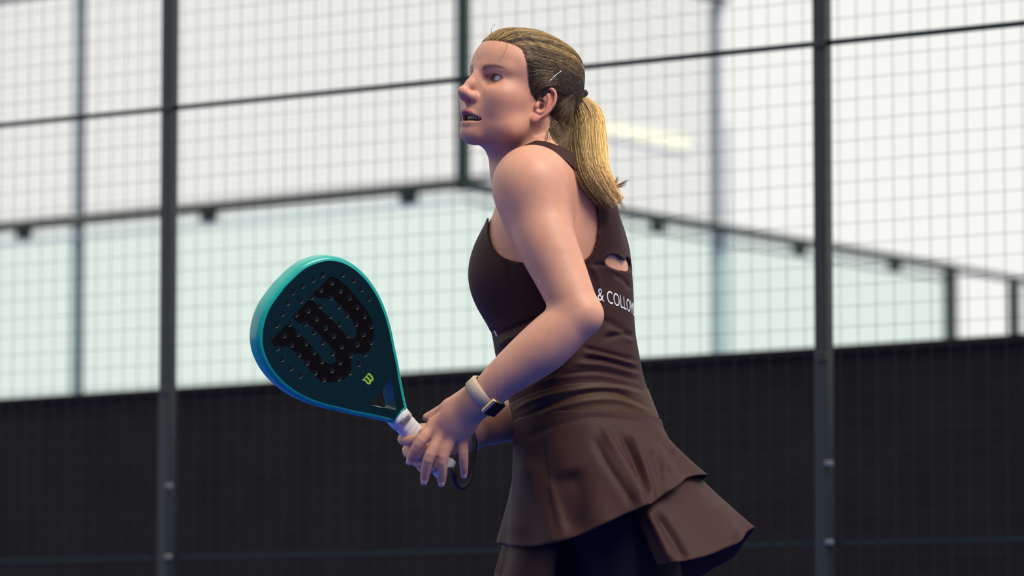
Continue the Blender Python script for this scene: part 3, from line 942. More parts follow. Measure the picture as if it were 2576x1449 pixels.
# ------------------------------------------------------------------ dress
def centre_at(z):
    return np.interp(z, zz, TX), np.interp(z, zz, TY), np.interp(z, zz, TA), np.interp(z, zz, TB)
def mirror_near(p):
    """fold every point onto her left side, the one seen here"""
    cx, cy, _, _ = centre_at(p[:, 2])
    v_ = (p[:, 0] - cx) * tl_[0] + (p[:, 1] - cy) * tl_[1]
    q = p.copy()
    m = v_ < 0
    q[m] -= 2 * v_[m][:, None] * tl_
    return q
ARMHOLE = catmull([(1238, 508), (1229, 560), (1234, 605), (1252, 637), (1285, 655), (1330, 661), (1400, 664), (1455, 660), (1485, 641),
                   (1500, 605), (1504, 560), (1493, 508), (1470, 459), (1440, 421), (1405, 394), (1365, 381), (1325, 387), (1288, 399), (1255, 424), (1240, 460)], 80, True)
NECKLINE = [(1000, 100), (1000, 545), (1232, 530), (1247, 490), (1250, 455), (1264, 425), (1292, 389), (1315, 367), (1348, 353), (1376, 356), (1412, 369), (1460, 392), (1700, 400), (1700, 100)]
KEY = catmull([(1521, 657), (1530, 645), (1542, 641), (1556, 646), (1572, 660), (1600, 682), (1560, 679), (1536, 671)], 40, True)
SEAM1 = catmull([(1100, 1100), (1230, 1046), (1285, 1014), (1330, 992), (1400, 971), (1480, 961), (1560, 966), (1620, 984), (1700, 1020)], 40)
SEAM2 = catmull([(1100, 1170), (1230, 1125), (1305, 1090), (1350, 1063), (1420, 1041), (1500, 1028), (1600, 1032), (1655, 1045), (1740, 1075)], 40)
MPX = 1 / 1550.0
G_ARM, G_NECK, G_KEY = PolyGrid(ARMHOLE), PolyGrid(NECKLINE), PolyGrid(KEY, 1480, 1640, 600, 720, 1.0)
def top_field(p, b0, b1):
    d = evaluate(torso_prims, p, b0, b1, .012) if b0 is not None else evaluate(torso_prims, p)
    sel = np.abs(d) < .03
    if b0 is None or not sel.any():
        sel[:] = True
    if not sel.all():
        out_ = d - .0045
        out_[sel] = top_edges(p[sel], d[sel])
        return out_
    return top_edges(p, d)
def top_edges(p, d):
    q = proj(mirror_near(p))
    arm = G_ARM(q) * MPX
    nk = G_NECK(q) * MPX
    ky = G_KEY(q) * MPX
    edge = np.minimum(np.minimum(arm, nk), ky)
    d = d - .0045 - .0010 * (np.clip(1 - np.abs(edge - .0028) / .0026, 0, 1) > 0.15)
    d = np.maximum(d, -np.minimum(np.minimum(arm, nk), np.where(ky < 0.02, ky, .5)))
    lowy = np.interp(q[:, 0], SEAM1[:, 0], SEAM1[:, 1])
    return np.maximum(d, (q[:, 1] - lowy - 12) * MPX)
def band_field(p, b0, b1):
    d = evaluate(torso_prims, p, b0, b1, .012) if b0 is not None else evaluate(torso_prims, p)
    q = proj(mirror_near(p))
    u = np.interp(q[:, 0], SEAM1[:, 0], SEAM1[:, 1]); l = np.interp(q[:, 0], SEAM2[:, 0], SEAM2[:, 1])
    return np.maximum(np.maximum(d - .0055, (u - q[:, 1]) * MPX), (q[:, 1] - l - 14) * MPX)
blo, bhi = (TX.min() - .2, D0 - .24, P(1400, 1190, .1)[2]), (TX.max() + .2, D0 + .24, P(1400, 345, 0)[2])
Vt, Qt = nets(None, blo, bhi, .0026, field=top_field)
TOPF = [([(1466, 874), (1524, 888), (1603, 908)], 6, -.005), ([(1470, 884), (1530, 897), (1603, 919)], 6, .004),
        ([(1516, 852), (1560, 842), (1597, 846)], 6, -.004), ([(1462, 900), (1532, 909), (1610, 932)], 5, -.005),
        ([(1440, 915), (1520, 920), (1610, 944)], 6, .0035), ([(1392, 948), (1460, 938), (1521, 938), (1612, 958)], 6, -.004),
        ([(1330, 966), (1407, 948), (1502, 943), (1614, 968)], 7, .003), ([(1247, 845), (1305, 820), (1359, 797)], 7, -.004),
        ([(1250, 868), (1310, 840), (1372, 812)], 7, .004), ([(1254, 890), (1310, 860), (1372, 832)], 7, -.004),
        ([(1320, 950), (1380, 920), (1440, 880)], 8, .003), ([(1480, 660), (1500, 690), (1512, 740)], 7, .0025),
        ([(1545, 690), (1570, 705), (1588, 730)], 6, -.003), ([(1510, 800), (1550, 820), (1592, 850)], 9, -.003),
        ([(1520, 830), (1560, 838), (1592, 862)], 7, .003), ([(1290, 985), (1340, 962), (1400, 940)], 6, -.003),
        ([(1468, 668), (1530, 668), (1580, 690)], 5, -.002), ([(1420, 700), (1430, 760), (1440, 840)], 14, .003)]
Vt = folds(Vt, vnormals(Vt, Qt), TOPF, .9, floor_=-.0042)
topo = mesh_obj('bodice', Vt, Qt, M['cloth'], person, off=foot)
topo['label'] = 'chocolate brown sleeveless dress top'
Vw, Qw = nets(None, (blo[0], blo[1], P(1400, 1260, .1)[2]), (bhi[0], bhi[1], P(1400, 930, 0)[2]), .0026, field=band_field)
BF = [([(1300, 1060), (1380, 1020), (1440, 998), (1502, 985), (1560, 990), (1635, 1028)], 6, -.004),
      ([(1330, 1060), (1400, 1028), (1480, 1008), (1560, 1008), (1640, 1040)], 7, .003),
      ([(1290, 1035), (1330, 1012), (1400, 990), (1480, 977), (1560, 978), (1620, 996)], 5, .003)]
Vw = folds(Vw, vnormals(Vw, Qw), BF, 1.0)
mesh_obj('waistband', Vw, Qw, M['waist'], person, off=foot)

# binding along the near armhole
bvh = BVHTree.FromPolygons([Vector(v) for v in Vb], Qb.tolist())
def surf(px, py, lift=.004):
    r = ray(px, py); hitp = BVHT.ray_cast(Vector((0, 0, CZ)), Vector(r))
    return hitp
# skirt tiers
NTH = 288
th = np.linspace(0, 2 * math.pi, NTH, endpoint=False)
def waist_ring(rows, grow):
    deg = np.array([r[0] for r in rows] + [360 + rows[0][0]]); py = np.array([r[1] for r in rows] + [rows[0][1]])
    pys = np.interp(np.degrees(th), deg, py)
    for _ in range(4):
        pys = (np.roll(pys, 3) + pys + np.roll(pys, -3)) / 3
    out = []
    for t, y in zip(th, pys):
        d = 0.0
        for _ in range(3):
            z = P(1450, y, d)[2]
            cx, cy, a, b = centre_at(z)
            q = np.array([cx, cy, z]) + (a + grow) * math.cos(t) * tf + (b + grow) * math.sin(t) * tl_
            d = q[1] - D0
        out.append(q)
    return np.array(out)
def ctrl_ring(rows):
    deg = np.array([r[0] for r in rows] + [360 + rows[0][0]], float)
    pts = np.array([P(*r[1:]) for r in rows] + [P(*rows[0][1:])])
    q = np.stack([np.interp(np.degrees(th), deg, pts[:, i]) for i in range(3)], 1)
    for _ in range(3):
        q = (np.roll(q, 2, 0) + 2 * q + np.roll(q, -2, 0)) / 4
    return q
def loft(r0, r1, n, pw, gap=None, flute=0.0, phase=0.0, nf=11):
    t = np.linspace(0, 1, n)
    c0 = r0.mean(0); c1 = r1.mean(0)
    rows = []
    for u in t:
        p = r0 * (1 - u) + r1 * u
        k = u ** pw - u
        p[:, :2] += k * (r1 - r0)[:, :2]
        c = p.mean(0)
        rad = p - c; rad[:, 2] = 0; rad /= np.linalg.norm(rad, axis=1, keepdims=True)
        p += rad * (flute * u ** 1.5 * np.sin(nf * th + phase + 1.3 * np.sin(2 * th)))[:, None]
        rows.append(p)
    V = np.concatenate(rows)
    idx = np.arange(n * NTH).reshape(n, NTH)
    a = idx[:-1]; b = idx[1:]
    Q = np.stack([a, b, np.roll(b, -1, 1), np.roll(a, -1, 1)], -1)
    if gap is not None:
        dg = np.degrees(th)
        keep = ~((dg > gap[0]) & (dg < gap[1]))
        Q = Q[:, keep]
    return V, Q.reshape(-1, 4)
def cloth_obj(name, V, Q, parent, thick=.0012):
    V, Q = keepfaces(V, Q, np.ones(len(Q), bool))
    o = mesh_obj(name, V, Q, M['cloth'], parent, off=foot)
    s = o.modifiers.new('thickness', 'SOLIDIFY'); s.thickness = thick; s.offset = 0
    return o
skirt = bpy.data.objects.new('skirt', None); link(skirt, person)
skirt['label'] = 'two-tiered flared brown skirt swinging backwards'
W0 = waist_ring([(0, 1090), (45, 1055), (90, 1034), (135, 1029), (180, 1046), (225, 1070), (270, 1092), (315, 1100)], .007)
H0 = ctrl_ring([(0, 1250, 1364, .04), (20, 1275, 1374, -.06), (40, 1340, 1376, -.14), (60, 1410, 1363, -.19), (80, 1490, 1333, -.215), (100, 1560, 1299, -.22),
                (116, 1622, 1272, -.22), (128, 1648, 1262, -.185), (142, 1690, 1232, -.17), (156, 1725, 1203, -.12), (168, 1765, 1193, -.06), (180, 1784, 1197, .0),
                (200, 1750, 1235, .09), (225, 1680, 1300, .17), (255, 1560, 1360, .23), (285, 1430, 1390, .23), (315, 1320, 1395, .18), (340, 1265, 1385, .11)])
V, Q = loft(W0, H0, 46, 1.25, flute=.004, phase=.5, nf=13)
SF = [([(1512, 1070), (1545, 1130), (1590, 1205), (1626, 1272)], 9, .007), ([(1490, 1090), (1525, 1160), (1570, 1230), (1600, 1285)], 14, -.006),
      ([(1585, 1085), (1608, 1140), (1630, 1205), (1643, 1260)], 8, .007), ([(1560, 1085), (1590, 1150), (1622, 1230), (1636, 1268)], 7, -.006),
      ([(1648, 1120), (1668, 1155), (1680, 1188)], 8, .005), ([(1640, 1130), (1655, 1170), (1665, 1215)], 9, -.005),
      ([(1690, 1130), (1710, 1165), (1722, 1200)], 9, -.004), ([(1430, 1180), (1450, 1250), (1440, 1350)], 34, -.010),
      ([(1330, 1150), (1320, 1250), (1310, 1360)], 26, .006), ([(1368, 1090), (1374, 1170), (1386, 1250), (1400, 1362)], 3, -.0018),
      ([(1380, 1200), (1400, 1270), (1420, 1350)], 10, .004), ([(1310, 1110), (1400, 1070), (1500, 1050), (1620, 1062)], 6, -.002)]
V = folds(V, vnormals(V, Q), SF, 1.0)
t1 = cloth_obj('upper_tier', V, Q, skirt)
W1 = ctrl_ring([(0, 1290, 1235, .04), (30, 1330, 1240, -.07), (60, 1420, 1235, -.125), (90, 1520, 1215, -.145), (112, 1590, 1205, -.165), (140, 1660, 1170, -.13),
                (160, 1695, 1145, -.07), (180, 1712, 1140, .0), (200, 1690, 1170, .08), (225, 1640, 1210, .14), (255, 1540, 1250, .18), (285, 1430, 1265, .18), (315, 1340, 1260, .14), (340, 1300, 1245, .09)])
H1 = ctrl_ring([(0, 1216, 1550, .04), (18, 1232, 1556, -.03), (36, 1290, 1560, -.09), (56, 1375, 1552, -.115), (80, 1470, 1520, -.12), (100, 1630, 1428, -.17), (112, 1692, 1417, -.21),
                (124, 1740, 1408, -.20), (140, 1805, 1390, -.16), (156, 1855, 1366, -.10), (170, 1886, 1338, -.04), (182, 1897, 1322, .02), (195, 1878, 1368, .07),
                (212, 1828, 1412, .13), (230, 1765, 1450, .19), (255, 1640, 1500, .24), (285, 1450, 1545, .23), (315, 1320, 1560, .17), (340, 1248, 1556, .10)])
V, Q = loft(W1, H1, 46, 1.15, gap=(58, 104), flute=.0035, phase=1.0, nf=12)
SF2 = [([(1628, 1285), (1660, 1350), (1690, 1416)], 8, .006), ([(1650, 1290), (1690, 1350), (1725, 1410)], 12, -.007), ([(1800, 1260), (1835, 1310), (1850, 1360)], 16, .004),
       ([(1252, 1372), (1248, 1410), (1240, 1449)], 4, .003), ([(1273, 1376), (1268, 1410), (1256, 1452)], 4, .004), ([(1262, 1376), (1257, 1410), (1247, 1452)], 4, -.004)]
V = folds(V, vnormals(V, Q), SF2, 1.0)
t2 = cloth_obj('lower_tier', V, Q, skirt)
# dark shorts below the skirt
leg0 = [trunk] + legs[:2] + legs[3:5]
def short_field(p, b0, b1):
    d = evaluate(leg0, p, b0, b1, .012) if b0 is not None else evaluate(leg0, p)
    q = proj(p)
    low = np.interp(q[:, 0], [1400, 1545, 1700, 1760], [1480, 1462, 1466, 1470]) + np.where(p[:, 1] > D0 + .02, 20, 0)
    return np.maximum(np.maximum(d - .004, (q[:, 1] - low) * MPX), (1110 - q[:, 1]) * MPX)
Vs, Qs = nets(None, (TX.min() - .2, D0 - .2, P(1400, 1500, .1)[2]), (TX.max() + .2, D0 + .25, P(1400, 1090, 0)[2]), .0035, field=short_field)
so = mesh_obj('shorts', Vs, Qs, M['black'], person, off=foot)
so['label'] = 'black undershorts'
# shoes
for (a, b) in ((P(1768, 2530, -.02), P(1655, 2552, -.02)), (P(1458, 2530, .13), P(1345, 2552, .13))):
    a[2] = .045; b[2] = .036
    pr = [rcone(a, b, .040, .034, .02), rcone(a + [0, 0, .03], a + [0, 0, .05], .040, .040, .02)]
    lo_, hi_ = bounds(pr)
    Vv, Qq = nets(None, lo_, hi_, .004, field=lambda p, x, y, pr=pr: np.maximum(evaluate(pr, p), .002 - p[:, 2]))
    shoe = mesh_obj('shoe', Vv, Qq, M['shoe'], person, off=foot)

# white lettering round the back and small prints
def text_mesh(body, size):
    cu = bpy.data.curves.new('lettering', 'FONT'); cu.body = body; cu.size = size; cu.resolution_u = 6
    to = bpy.data.objects.new('lettering_tmp', cu); COL.objects.link(to)
    bpy.context.view_layer.update()
    dg = bpy.context.evaluated_depsgraph_get()
    me = bpy.data.meshes.new_from_object(to.evaluated_get(dg))
    v = np.array([q.co[:] for q in me.vertices]); f = [list(q.vertices) for q in me.polygons]
    bpy.data.objects.remove(to); bpy.data.meshes.remove(me)
    return v, f
bvt = BVHTree.FromPolygons([Vector(v) for v in Vt], Qt.tolist())
v, f = text_mesh('& COLLOMB', .0295)
zb = P(1545, 776, 0)[2]
out = []
for x, y, _ in v:
    s = (x - .0335) * 0.74                # arc length from the C towards the spine
    ang = math.radians(159) + s / .137
    z = zb + y - (ang - math.radians(159)) * .020
    cx, cy, a, b = centre_at(z)
    dirn = (a * math.cos(ang) * tf + b * math.sin(ang) * tl_); dirn /= np.linalg.norm(dirn)
    o_ = np.array([cx, cy, z])
    hit_ = bvt.ray_cast(Vector(o_ + dirn * .4), Vector(-dirn))
    out.append(np.array(hit_[0]) + dirn * .0009 if hit_[0] is not None else o_ + dirn * .14)
mesh_obj('lettering', out, f, M['print'], topo, smooth=False, off=foot)
def patch(name, pts, parent, material, bv, lift=.0008):
    vv = []
    for q in pts:
        r = ray(*q); hh = bv.ray_cast(Vector((0, 0, CZ)), Vector(r))
        vv.append(np.array(hh[0]) - r / np.linalg.norm(r) * lift if hh[0] is not None else P(q[0], q[1], 0))
    mesh_obj(name, vv, [list(range(len(vv)))], material, parent, smooth=False, off=foot)
patch('printed_mark', [(1242, 832), (1248, 846), (1251, 846), (1245, 832)], topo, M['print'], bvt)

# ------------------------------------------------------------------ hair
CR = np.array([.1025, .0785, .0845]); CC = np.array([-.003, 0, .0300])
TIE = np.array([-.114, 0, .0290])
def hair_surf(dv, lift=0.0):
    """point on the hair surface for unit-ball direction dv"""
    x = dv * (CR * (1 + lift)[..., None] if np.ndim(lift) else CR * (1 + lift)) + CC
    return x
def inhair(q):
    x, y, z = q.T
    return hairmask(x, y, z)
NAPE = rcone(P(1402, 285, -.035), P(1424, 352, -.012), .026, .016)
def cap_field(p, b0, b1):
    q = HL(p)
    u = (q - CC) / CR
    k0 = np.linalg.norm(u, axis=1); k1 = np.linalg.norm(u / CR, axis=1) + 1e-9
    d = k0 * (k0 - 1) / k1
    w_ = np.clip(hairmask(*q.T) / .030, 0, 1)
    d = d + .0042 * (1 - w_ * w_ * (3 - 2 * w_)) - .0002
    up = np.exp(-(((q[:, 0] + .075) / .04) ** 2 + ((q[:, 2] - .085) / .035) ** 2)) * .007
    d = d - up
    bun = np.linalg.norm((q - (TIE + [.016, 0, 0])) / np.array([.022, .017, .017]), axis=1) - 1
    d = sunion(d, bun * .017, .016)
    d = sunion(d, NAPE.fn(p) / HS, .014)
    d = np.minimum(d, evaluate(head[:2], p) / HS - .0004 - .005 * w_)
    hm = hairmask(*q.T)
    d = np.maximum(d, -hm * .8 + .001)
    return np.maximum(d, -.105 + .25 * (q[:, 0] + .05) - q[:, 2]) * HS
lo, hi = bounds(head, .03)
Vh, Qh = nets(None, lo, hi, .0018, field=cap_field)
BR = np.array([.060, .036, .023])
hair = mesh_obj('hair', Vh, Qh, M['hair'], person, col=np.tile(BR * .8, (len(Vh), 1)), off=foot)
hair['label'] = 'dark blonde hair combed back tightly'
def hair_colours(base, n, per):
    return np.repeat(base, per, axis=0)
# strands combed back to the tie
S = 4400; N = 12
dv = rng.normal(size=(S * 4, 3)); dv /= np.linalg.norm(dv, axis=1, keepdims=True)
root = hair_surf(dv)
ok = (inhair(root) > .0005) & (root[:, 2] > -.054 + .25 * (root[:, 0] + .05)) & (root[:, 0] > -.10)
ok &= ~((root[:, 2] < .016) & (root[:, 0] > -.020) & (np.abs(root[:, 1]) > .04))
dv = dv[ok][:S]
d2 = rng.normal(size=(260000, 3)); d2 /= np.linalg.norm(d2, axis=1, keepdims=True)
r2 = hair_surf(d2); h2_ = inhair(r2)
ok = (h2_ > -.0015) & (h2_ < .007) & (r2[:, 2] > .016)
dv = np.concatenate([dv, d2[ok][:3000]]); S = len(dv)
# more roots along the hairline
td = (TIE + [.012, 0, 0] - CC) / CR; td /= np.linalg.norm(td)
t = np.linspace(0, 1, N)
jit = rng.normal(size=(S, 3)) * .05
tdj = td + jit; tdj /= np.linalg.norm(tdj, axis=1, keepdims=True)
om = np.arccos(np.clip((dv * tdj).sum(1), -1, 1))[:, None, None]
sl = (np.sin((1 - t)[None, :, None] * om) * dv[:, None] + np.sin(t[None, :, None] * om) * tdj[:, None]) / np.sin(om)
wob = rng.normal(size=(S, 1, 3)) * .012 * np.sin(t * math.pi)[None, :, None]
sl = sl + wob; sl /= np.linalg.norm(sl, axis=2, keepdims=True)
lift = (.004 + rng.random((S, 1)) * .022) * np.sin(np.clip(t * 1.15, 0, 1) * math.pi * .5)[None] ** .5
pl = sl * CR * (1 + lift)[..., None] + CC
w_ = np.clip(hairmask(pl[..., 0], pl[..., 1], pl[..., 2]) / .030, 0, 1)
pl -= sl * (.0030 * (1 - w_ * w_ * (3 - 2 * w_)))[..., None]
up = np.exp(-(((pl[..., 0] + .075) / .04) ** 2 + ((pl[..., 2] - .085) / .035) ** 2)) * .007
pl += sl * up[..., None]
e = (t ** 6)[None, :, None]
pl = pl * (1 - e) + (TIE + [.004, 0, 0] + jit[:, None] * np.array([.03, .14, .14])) * e
pw = HO + (pl * HS) @ HM.T
dh = evaluate(head[:2], pw.reshape(-1, 3)).reshape(S, N)
w_ = np.clip(hairmask(pl[..., 0], pl[..., 1], pl[..., 2]) / .030, 0, 1)
need = .0007 + .0052 * w_ + lift * .06 - dh
outd = sl @ HM.T
pw = pw + outd * np.maximum(need, 0)[..., None]
v, f = tubes(pw, .00042 * np.sin(np.clip(t * .9 + .1, 0, 1) * math.pi * .5 + .35)[None] * np.ones((S, 1)), 3)
hz = pl[:, 6, 2]; fr = pl[:, 0, 0]
blond = np.array([.66, .42, .16]); brown = np.array([.052, .031, .020])
clump = (np.arctan2(dv[:, 1], dv[:, 2] - .1) * 26 + rng.normal(size=S) * .5).astype(int)
tone = rng.normal(size=400)[clump % 400] * .17
mixv = np.clip((hz - .050) / .055 * .62 + .06 + tone * 1.35 - .30 * np.clip((fr - .02) / .05, 0, 1) + rng.normal(size=S) * .10, 0.0, 1)[:, None]  # darker sides: root colour with some shade painted in
cs = brown * (1 - mixv) + blond * mixv
cs *= (.8 + .4 * rng.random((S, 1)))
o = mesh_obj('hair_strands', v, f, M['hair'], hair, col=np.repeat(cs, N * 3, 0), off=foot); o['kind'] = 'stuff'
# pony tail
TW = HO + HM @ (TIE * HS)
dT = TW[1] - D0
G = catmull([(1456, 250, dT), (1466, 270, dT - .004), (1477, 305, dT - .012), (1480, 365, dT - .022), (1489, 425, dT - .03), (1513, 474, dT - .034), (1544, 518, dT - .036)], 40)
bvt2 = BVHTree.FromPolygons([Vector(q) for q in np.concatenate([Vb, Vt])], np.concatenate([Qb, Qt + len(Vb)]).tolist())
for i in range(8, len(G)):
    best = G[i, 2]
    for dx in (-24, 0, 20):
        r = ray(G[i, 0] + dx, G[i, 1]); hh = bvt2.ray_cast(Vector((0, 0, CZ)), Vector(r))
        if hh[0] is not None: best = min(best, hh[0][1] - D0 - .014)
    G[i, 2] = best
for _ in range(12):
    G[1:-1, 2] = np.minimum((G[:-2, 2] + G[1:-1, 2] + G[2:, 2]) / 3, G[1:-1, 2] + .002)
GW = np.array([P(*q) for q in G])
NG = len(GW)
tt = np.linspace(0, 1, NG)
wx = np.interp(tt, [0, .08, .25, .5, .75, .9, 1], [.008, .016, .0270, .0300, .0260, .021, .019])
wd = np.interp(tt, [0, .1, .3, .6, 1], [.008, .013, .016, .015, .013])
tan = np.gradient(GW, axis=0); tan /= np.linalg.norm(tan, axis=1, keepdims=True)
nx = np.cross(tan, [0, 1.0, 0]); nx /= np.linalg.norm(nx, axis=1, keepdims=True)     # points right of the tail in the picture
if nx[10, 0] < 0: nx = -nx
ny = np.cross(tan, nx)
S = 2800
r_ = np.sqrt(rng.random(S)) * 1.0; a_ = rng.random(S) * 2 * math.pi
ux, uy = r_ * np.cos(a_), r_ * np.sin(a_)
ph = rng.random((S, 1)) * 6.28; am = rng.normal(size=(S, 1)) * .10
lx = ux[:, None] + am * np.sin(tt[None] * (4 + 3 * rng.random((S, 1))) + ph) * tt[None]
ly = uy[:, None] + am * np.cos(tt[None] * 5 + ph) * tt[None]
ln_ = 1 - .13 * rng.random((S, 1)) ** 2 - .10 * (ux[:, None] < -.3) * rng.random((S, 1))
ti = tt[None] * ln_
def gi(arr):
    return np.stack([np.interp(ti, tt, arr[:, i]) for i in range(3)], -1)
pts = gi(GW) + gi(nx) * (lx * np.interp(ti, tt, wx))[..., None] + gi(ny) * (ly * np.interp(ti, tt, wd))[..., None]
pts = pts[:, ::3]
v, f = tubes(pts, np.linspace(.00055, .0003, pts.shape[1])[None] * np.ones((S, 1)), 3)
fwd = -np.sign(ny[10, 1]) * uy                       # facing the camera
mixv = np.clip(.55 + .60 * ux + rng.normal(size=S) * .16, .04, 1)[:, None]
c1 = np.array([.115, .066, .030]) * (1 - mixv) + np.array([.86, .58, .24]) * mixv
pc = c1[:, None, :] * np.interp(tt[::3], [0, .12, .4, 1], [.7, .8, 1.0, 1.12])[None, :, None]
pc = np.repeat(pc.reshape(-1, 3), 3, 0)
o = mesh_obj('ponytail', v, f, M['hair'], hair, col=pc, off=foot); o['kind'] = 'stuff'; o['label'] = 'golden blonde ponytail'
dE = G[-6, 2]
# flick at the end of the tail, wisps at the nape and hairline
def wisps(curves, spread, rad, col, n):
    allp = []
    for c_ in curves:
        b_ = np.array([P(*q) for q in catmull(c_, 14)])
        for _ in range(n):
            allp.append(b_ + rng.normal(size=3) * spread + rng.normal(size=3) * spread * 1.5 * np.linspace(0, 1, 14)[:, None])
    allp = np.array(allp)
    v, f = tubes(allp, np.linspace(rad, rad * .5, 14)[None] * np.ones((len(allp), 1)), 3)
    cc = np.array(col) * (.75 + .5 * rng.random((len(allp), 1)))
    o = mesh_obj('hair_wisps', v, f, M['hair'], hair, col=np.repeat(cc, 14 * 3, 0), off=foot); o['kind'] = 'stuff'
wisps([[(1520, 448, dE), (1538, 466, dE), (1556, 464, dE), (1577, 455, dE)], [(1520, 455, dE), (1540, 470, dE), (1560, 467, dE), (1572, 463, dE)],
       [(1518, 450, dE), (1535, 465, dE), (1547, 460, dE), (1554, 446, dE)],
       [(1500, 460, dE), (1508, 490, dE), (1520, 512, dE), (1540, 528, dE)], [(1525, 470, dE), (1548, 492, dE), (1562, 510, dE), (1573, 526, dE)]], .0011, .00045, (.50, .32, .12), 14)
wisps([[(1405, 300, -.06), (1418, 335, -.05), (1425, 360, -.05), (1412, 385, -.05)], [(1415, 310, -.05), (1432, 340, -.04), (1445, 365, -.04), (1430, 392, -.04)],
       [(1395, 310, -.07), (1402, 335, -.07), (1398, 355, -.07), (1385, 372, -.07)], [(1425, 300, -.03), (1440, 330, -.03), (1452, 365, -.03), (1440, 400, -.03)],
       [(1380, 330, -.08), (1376, 350, -.08), (1372, 362, -.08), (1376, 374, -.08)], [(1410, 290, -.05), (1430, 315, -.03), (1446, 345, -.02), (1452, 390, -.02)]], .003, .0004, (.20, .125, .055), 9)
wisps([[(1276, 108, -.115), (1272, 125, -.118), (1262, 142, -.122), (1248, 156, -.124)], [(1240, 92, -.09), (1236, 80, -.09), (1238, 68, -.09), (1246, 60, -.09)]], .0004, .00026, (.12, .07, .04), 2)
# nape and temple hair, combed over the skin towards the tie
bvs = BVHTree.FromPolygons([Vector(q) for q in np.concatenate([Vb, Vh])], np.concatenate([Qb, Qh + len(Vb)]).tolist())
def skin_strands(name, starts, mids, ends, n, rad, mixr, lift=(.0004, .0030)):
    L_ = []
    for _ in range(n):
        u = rng.random()
        k = np.interp(u, np.linspace(0, 1, len(starts)), np.arange(len(starts)))
        pick = lambda a: np.array([np.interp(k, np.arange(len(a)), [q[0] for q in a]), np.interp(k, np.arange(len(a)), [q[1] for q in a])]) + rng.normal(size=2) * 2.5
        c_ = catmull([pick(starts), pick(mids), pick(ends)], 12)
        lf = rng.uniform(*lift); ln2 = []
        for i, q in enumerate(c_):
            r = ray(*q); hh = bvs.ray_cast(Vector((0, 0, CZ)), Vector(r))
            if hh[0] is None: break
            ln2.append(np.array(hh[0]) - r / np.linalg.norm(r) * lf * min(1, .3 + i / 5))
        if len(ln2) == 12:
            a_ = np.array(ln2)
            if np.abs(np.diff(a_[:, 1])).max() < .06:
                L_.append(a_)
    L_ = np.array(L_)
    v, f = tubes(L_, np.linspace(rad * .6, rad, 12)[None] * np.ones((len(L_), 1)), 3)
    m_ = np.clip(mixr[0] + rng.normal(size=(len(L_), 1)) * mixr[1], 0, .9)
    cc = (brown + (blond - brown) * m_) * (.75 + .5 * rng.random((len(L_), 1)))
    o = mesh_obj(name, v, f, M['hair'], hair, col=np.repeat(cc, 12 * 3, 0), off=foot); o['kind'] = 'stuff'
skin_strands('nape_hair', [(1396, 268), (1392, 300), (1384, 325), (1392, 348), (1412, 366), (1432, 378)], [(1420, 252), (1420, 280), (1418, 305), (1424, 322), (1434, 332), (1444, 340)],
             [(1442, 242), (1441, 247), (1440, 252), (1440, 257), (1441, 262), (1444, 268)], 1700, .00045, (.07, .10))
skin_strands('temple_hair', [(1328, 150), (1332, 190), (1334, 215), (1340, 236), (1350, 246)], [(1350, 155), (1356, 185), (1358, 200), (1360, 212), (1366, 222)],
             [(1385, 165), (1392, 188), (1395, 198), (1398, 206), (1396, 214)], 700, .00042, (.06, .08))
# hair tie and hairpin
an = np.linspace(0, 2 * math.pi, 33)[:-1]
fwd_t = np.array([TW[0] - HO[0], 0, -.03]); fwd_t /= np.linalg.norm(fwd_t)
td_ = GW[2] - GW[0]; td_ /= np.linalg.norm(td_)
s1 = np.cross(td_, [0, 1, 0]); s1 /= np.linalg.norm(s1); s2 = np.cross(td_, s1)
ring = np.array([P(1453, 243, dT) + .0125 * (math.cos(a) * s1 + math.sin(a) * s2) + td_ * .002 * math.sin(3 * a) for a in an])
ringc = np.concatenate([ring, ring[:2]])
v, f = tubes(ringc[None], .0062 * np.ones((1, len(ringc))), 10)
o = mesh_obj('hair_tie', v, f, M['tie'], hair, off=foot); o['label'] = 'black hair tie'
bvh2 = BVHTree.FromPolygons([Vector(q) for q in Vh], Qh.tolist())
pp = []
for q in [(1382, 205), (1390, 197), (1398, 189), (1405, 184), (1412, 178)]:
    r = ray(*q); hh = bvh2.ray_cast(Vector((0, 0, CZ)), Vector(r))
    pp.append(np.array(hh[0]) - r * .0028 if hh[0] is not None else P(q[0], q[1], -.08))
pp = catmull(pp, 40)
v, f = tubes(pp[None], (.0006 + .0002 * np.sin(np.linspace(0, 22, 40)))[None], 6)
o = mesh_obj('hairpin', v, f, M['pin'], hair, off=foot); o['label'] = 'thin silver hairpin'

# ================================================================== RACKET
racket = empty('padel_racket', RO)
tag(racket, 'teal padel racket with a large black W and white grip in her hands', 'racket')
def uvpx(px, py):
    r = ray(px, py); c = np.array([0, 0, CZ]); o_ = RO + rn * TK
    t_ = ((o_ - c) @ rn) / (r @ rn); p = c + r * t_ - o_
    return np.array([p @ rb, p @ ra])
half = [(.0175, .0), (.029, .020), (.0445, .045), (.0575, .065), (.071, .088), (.0865, .114), (.099, .140), (.109, .170), (.1135, .200), (.1125, .228),
        (.107, .250), (.099, .267), (.086, .283), (.066, .297), (.040, .307), (.0, .311)]
hp = catmull(half, 60)
OUT = np.concatenate([hp, (hp * [-1, 1])[::-1][1:]])
OUT = np.concatenate([OUT[:-0 or None]])
def inset(poly, dist):
    t_ = np.roll(poly, -1, 0) - np.roll(poly, 1, 0)
    n_ = np.stack([t_[:, 1], -t_[:, 0]], 1); n_ /= np.linalg.norm(n_, axis=1, keepdims=True)
    area = .5 * np.sum(poly[:, 0] * np.roll(poly[:, 1], -1) - np.roll(poly[:, 0], -1) * poly[:, 1])
    return poly - n_ * dist * (1 if area > 0 else -1)
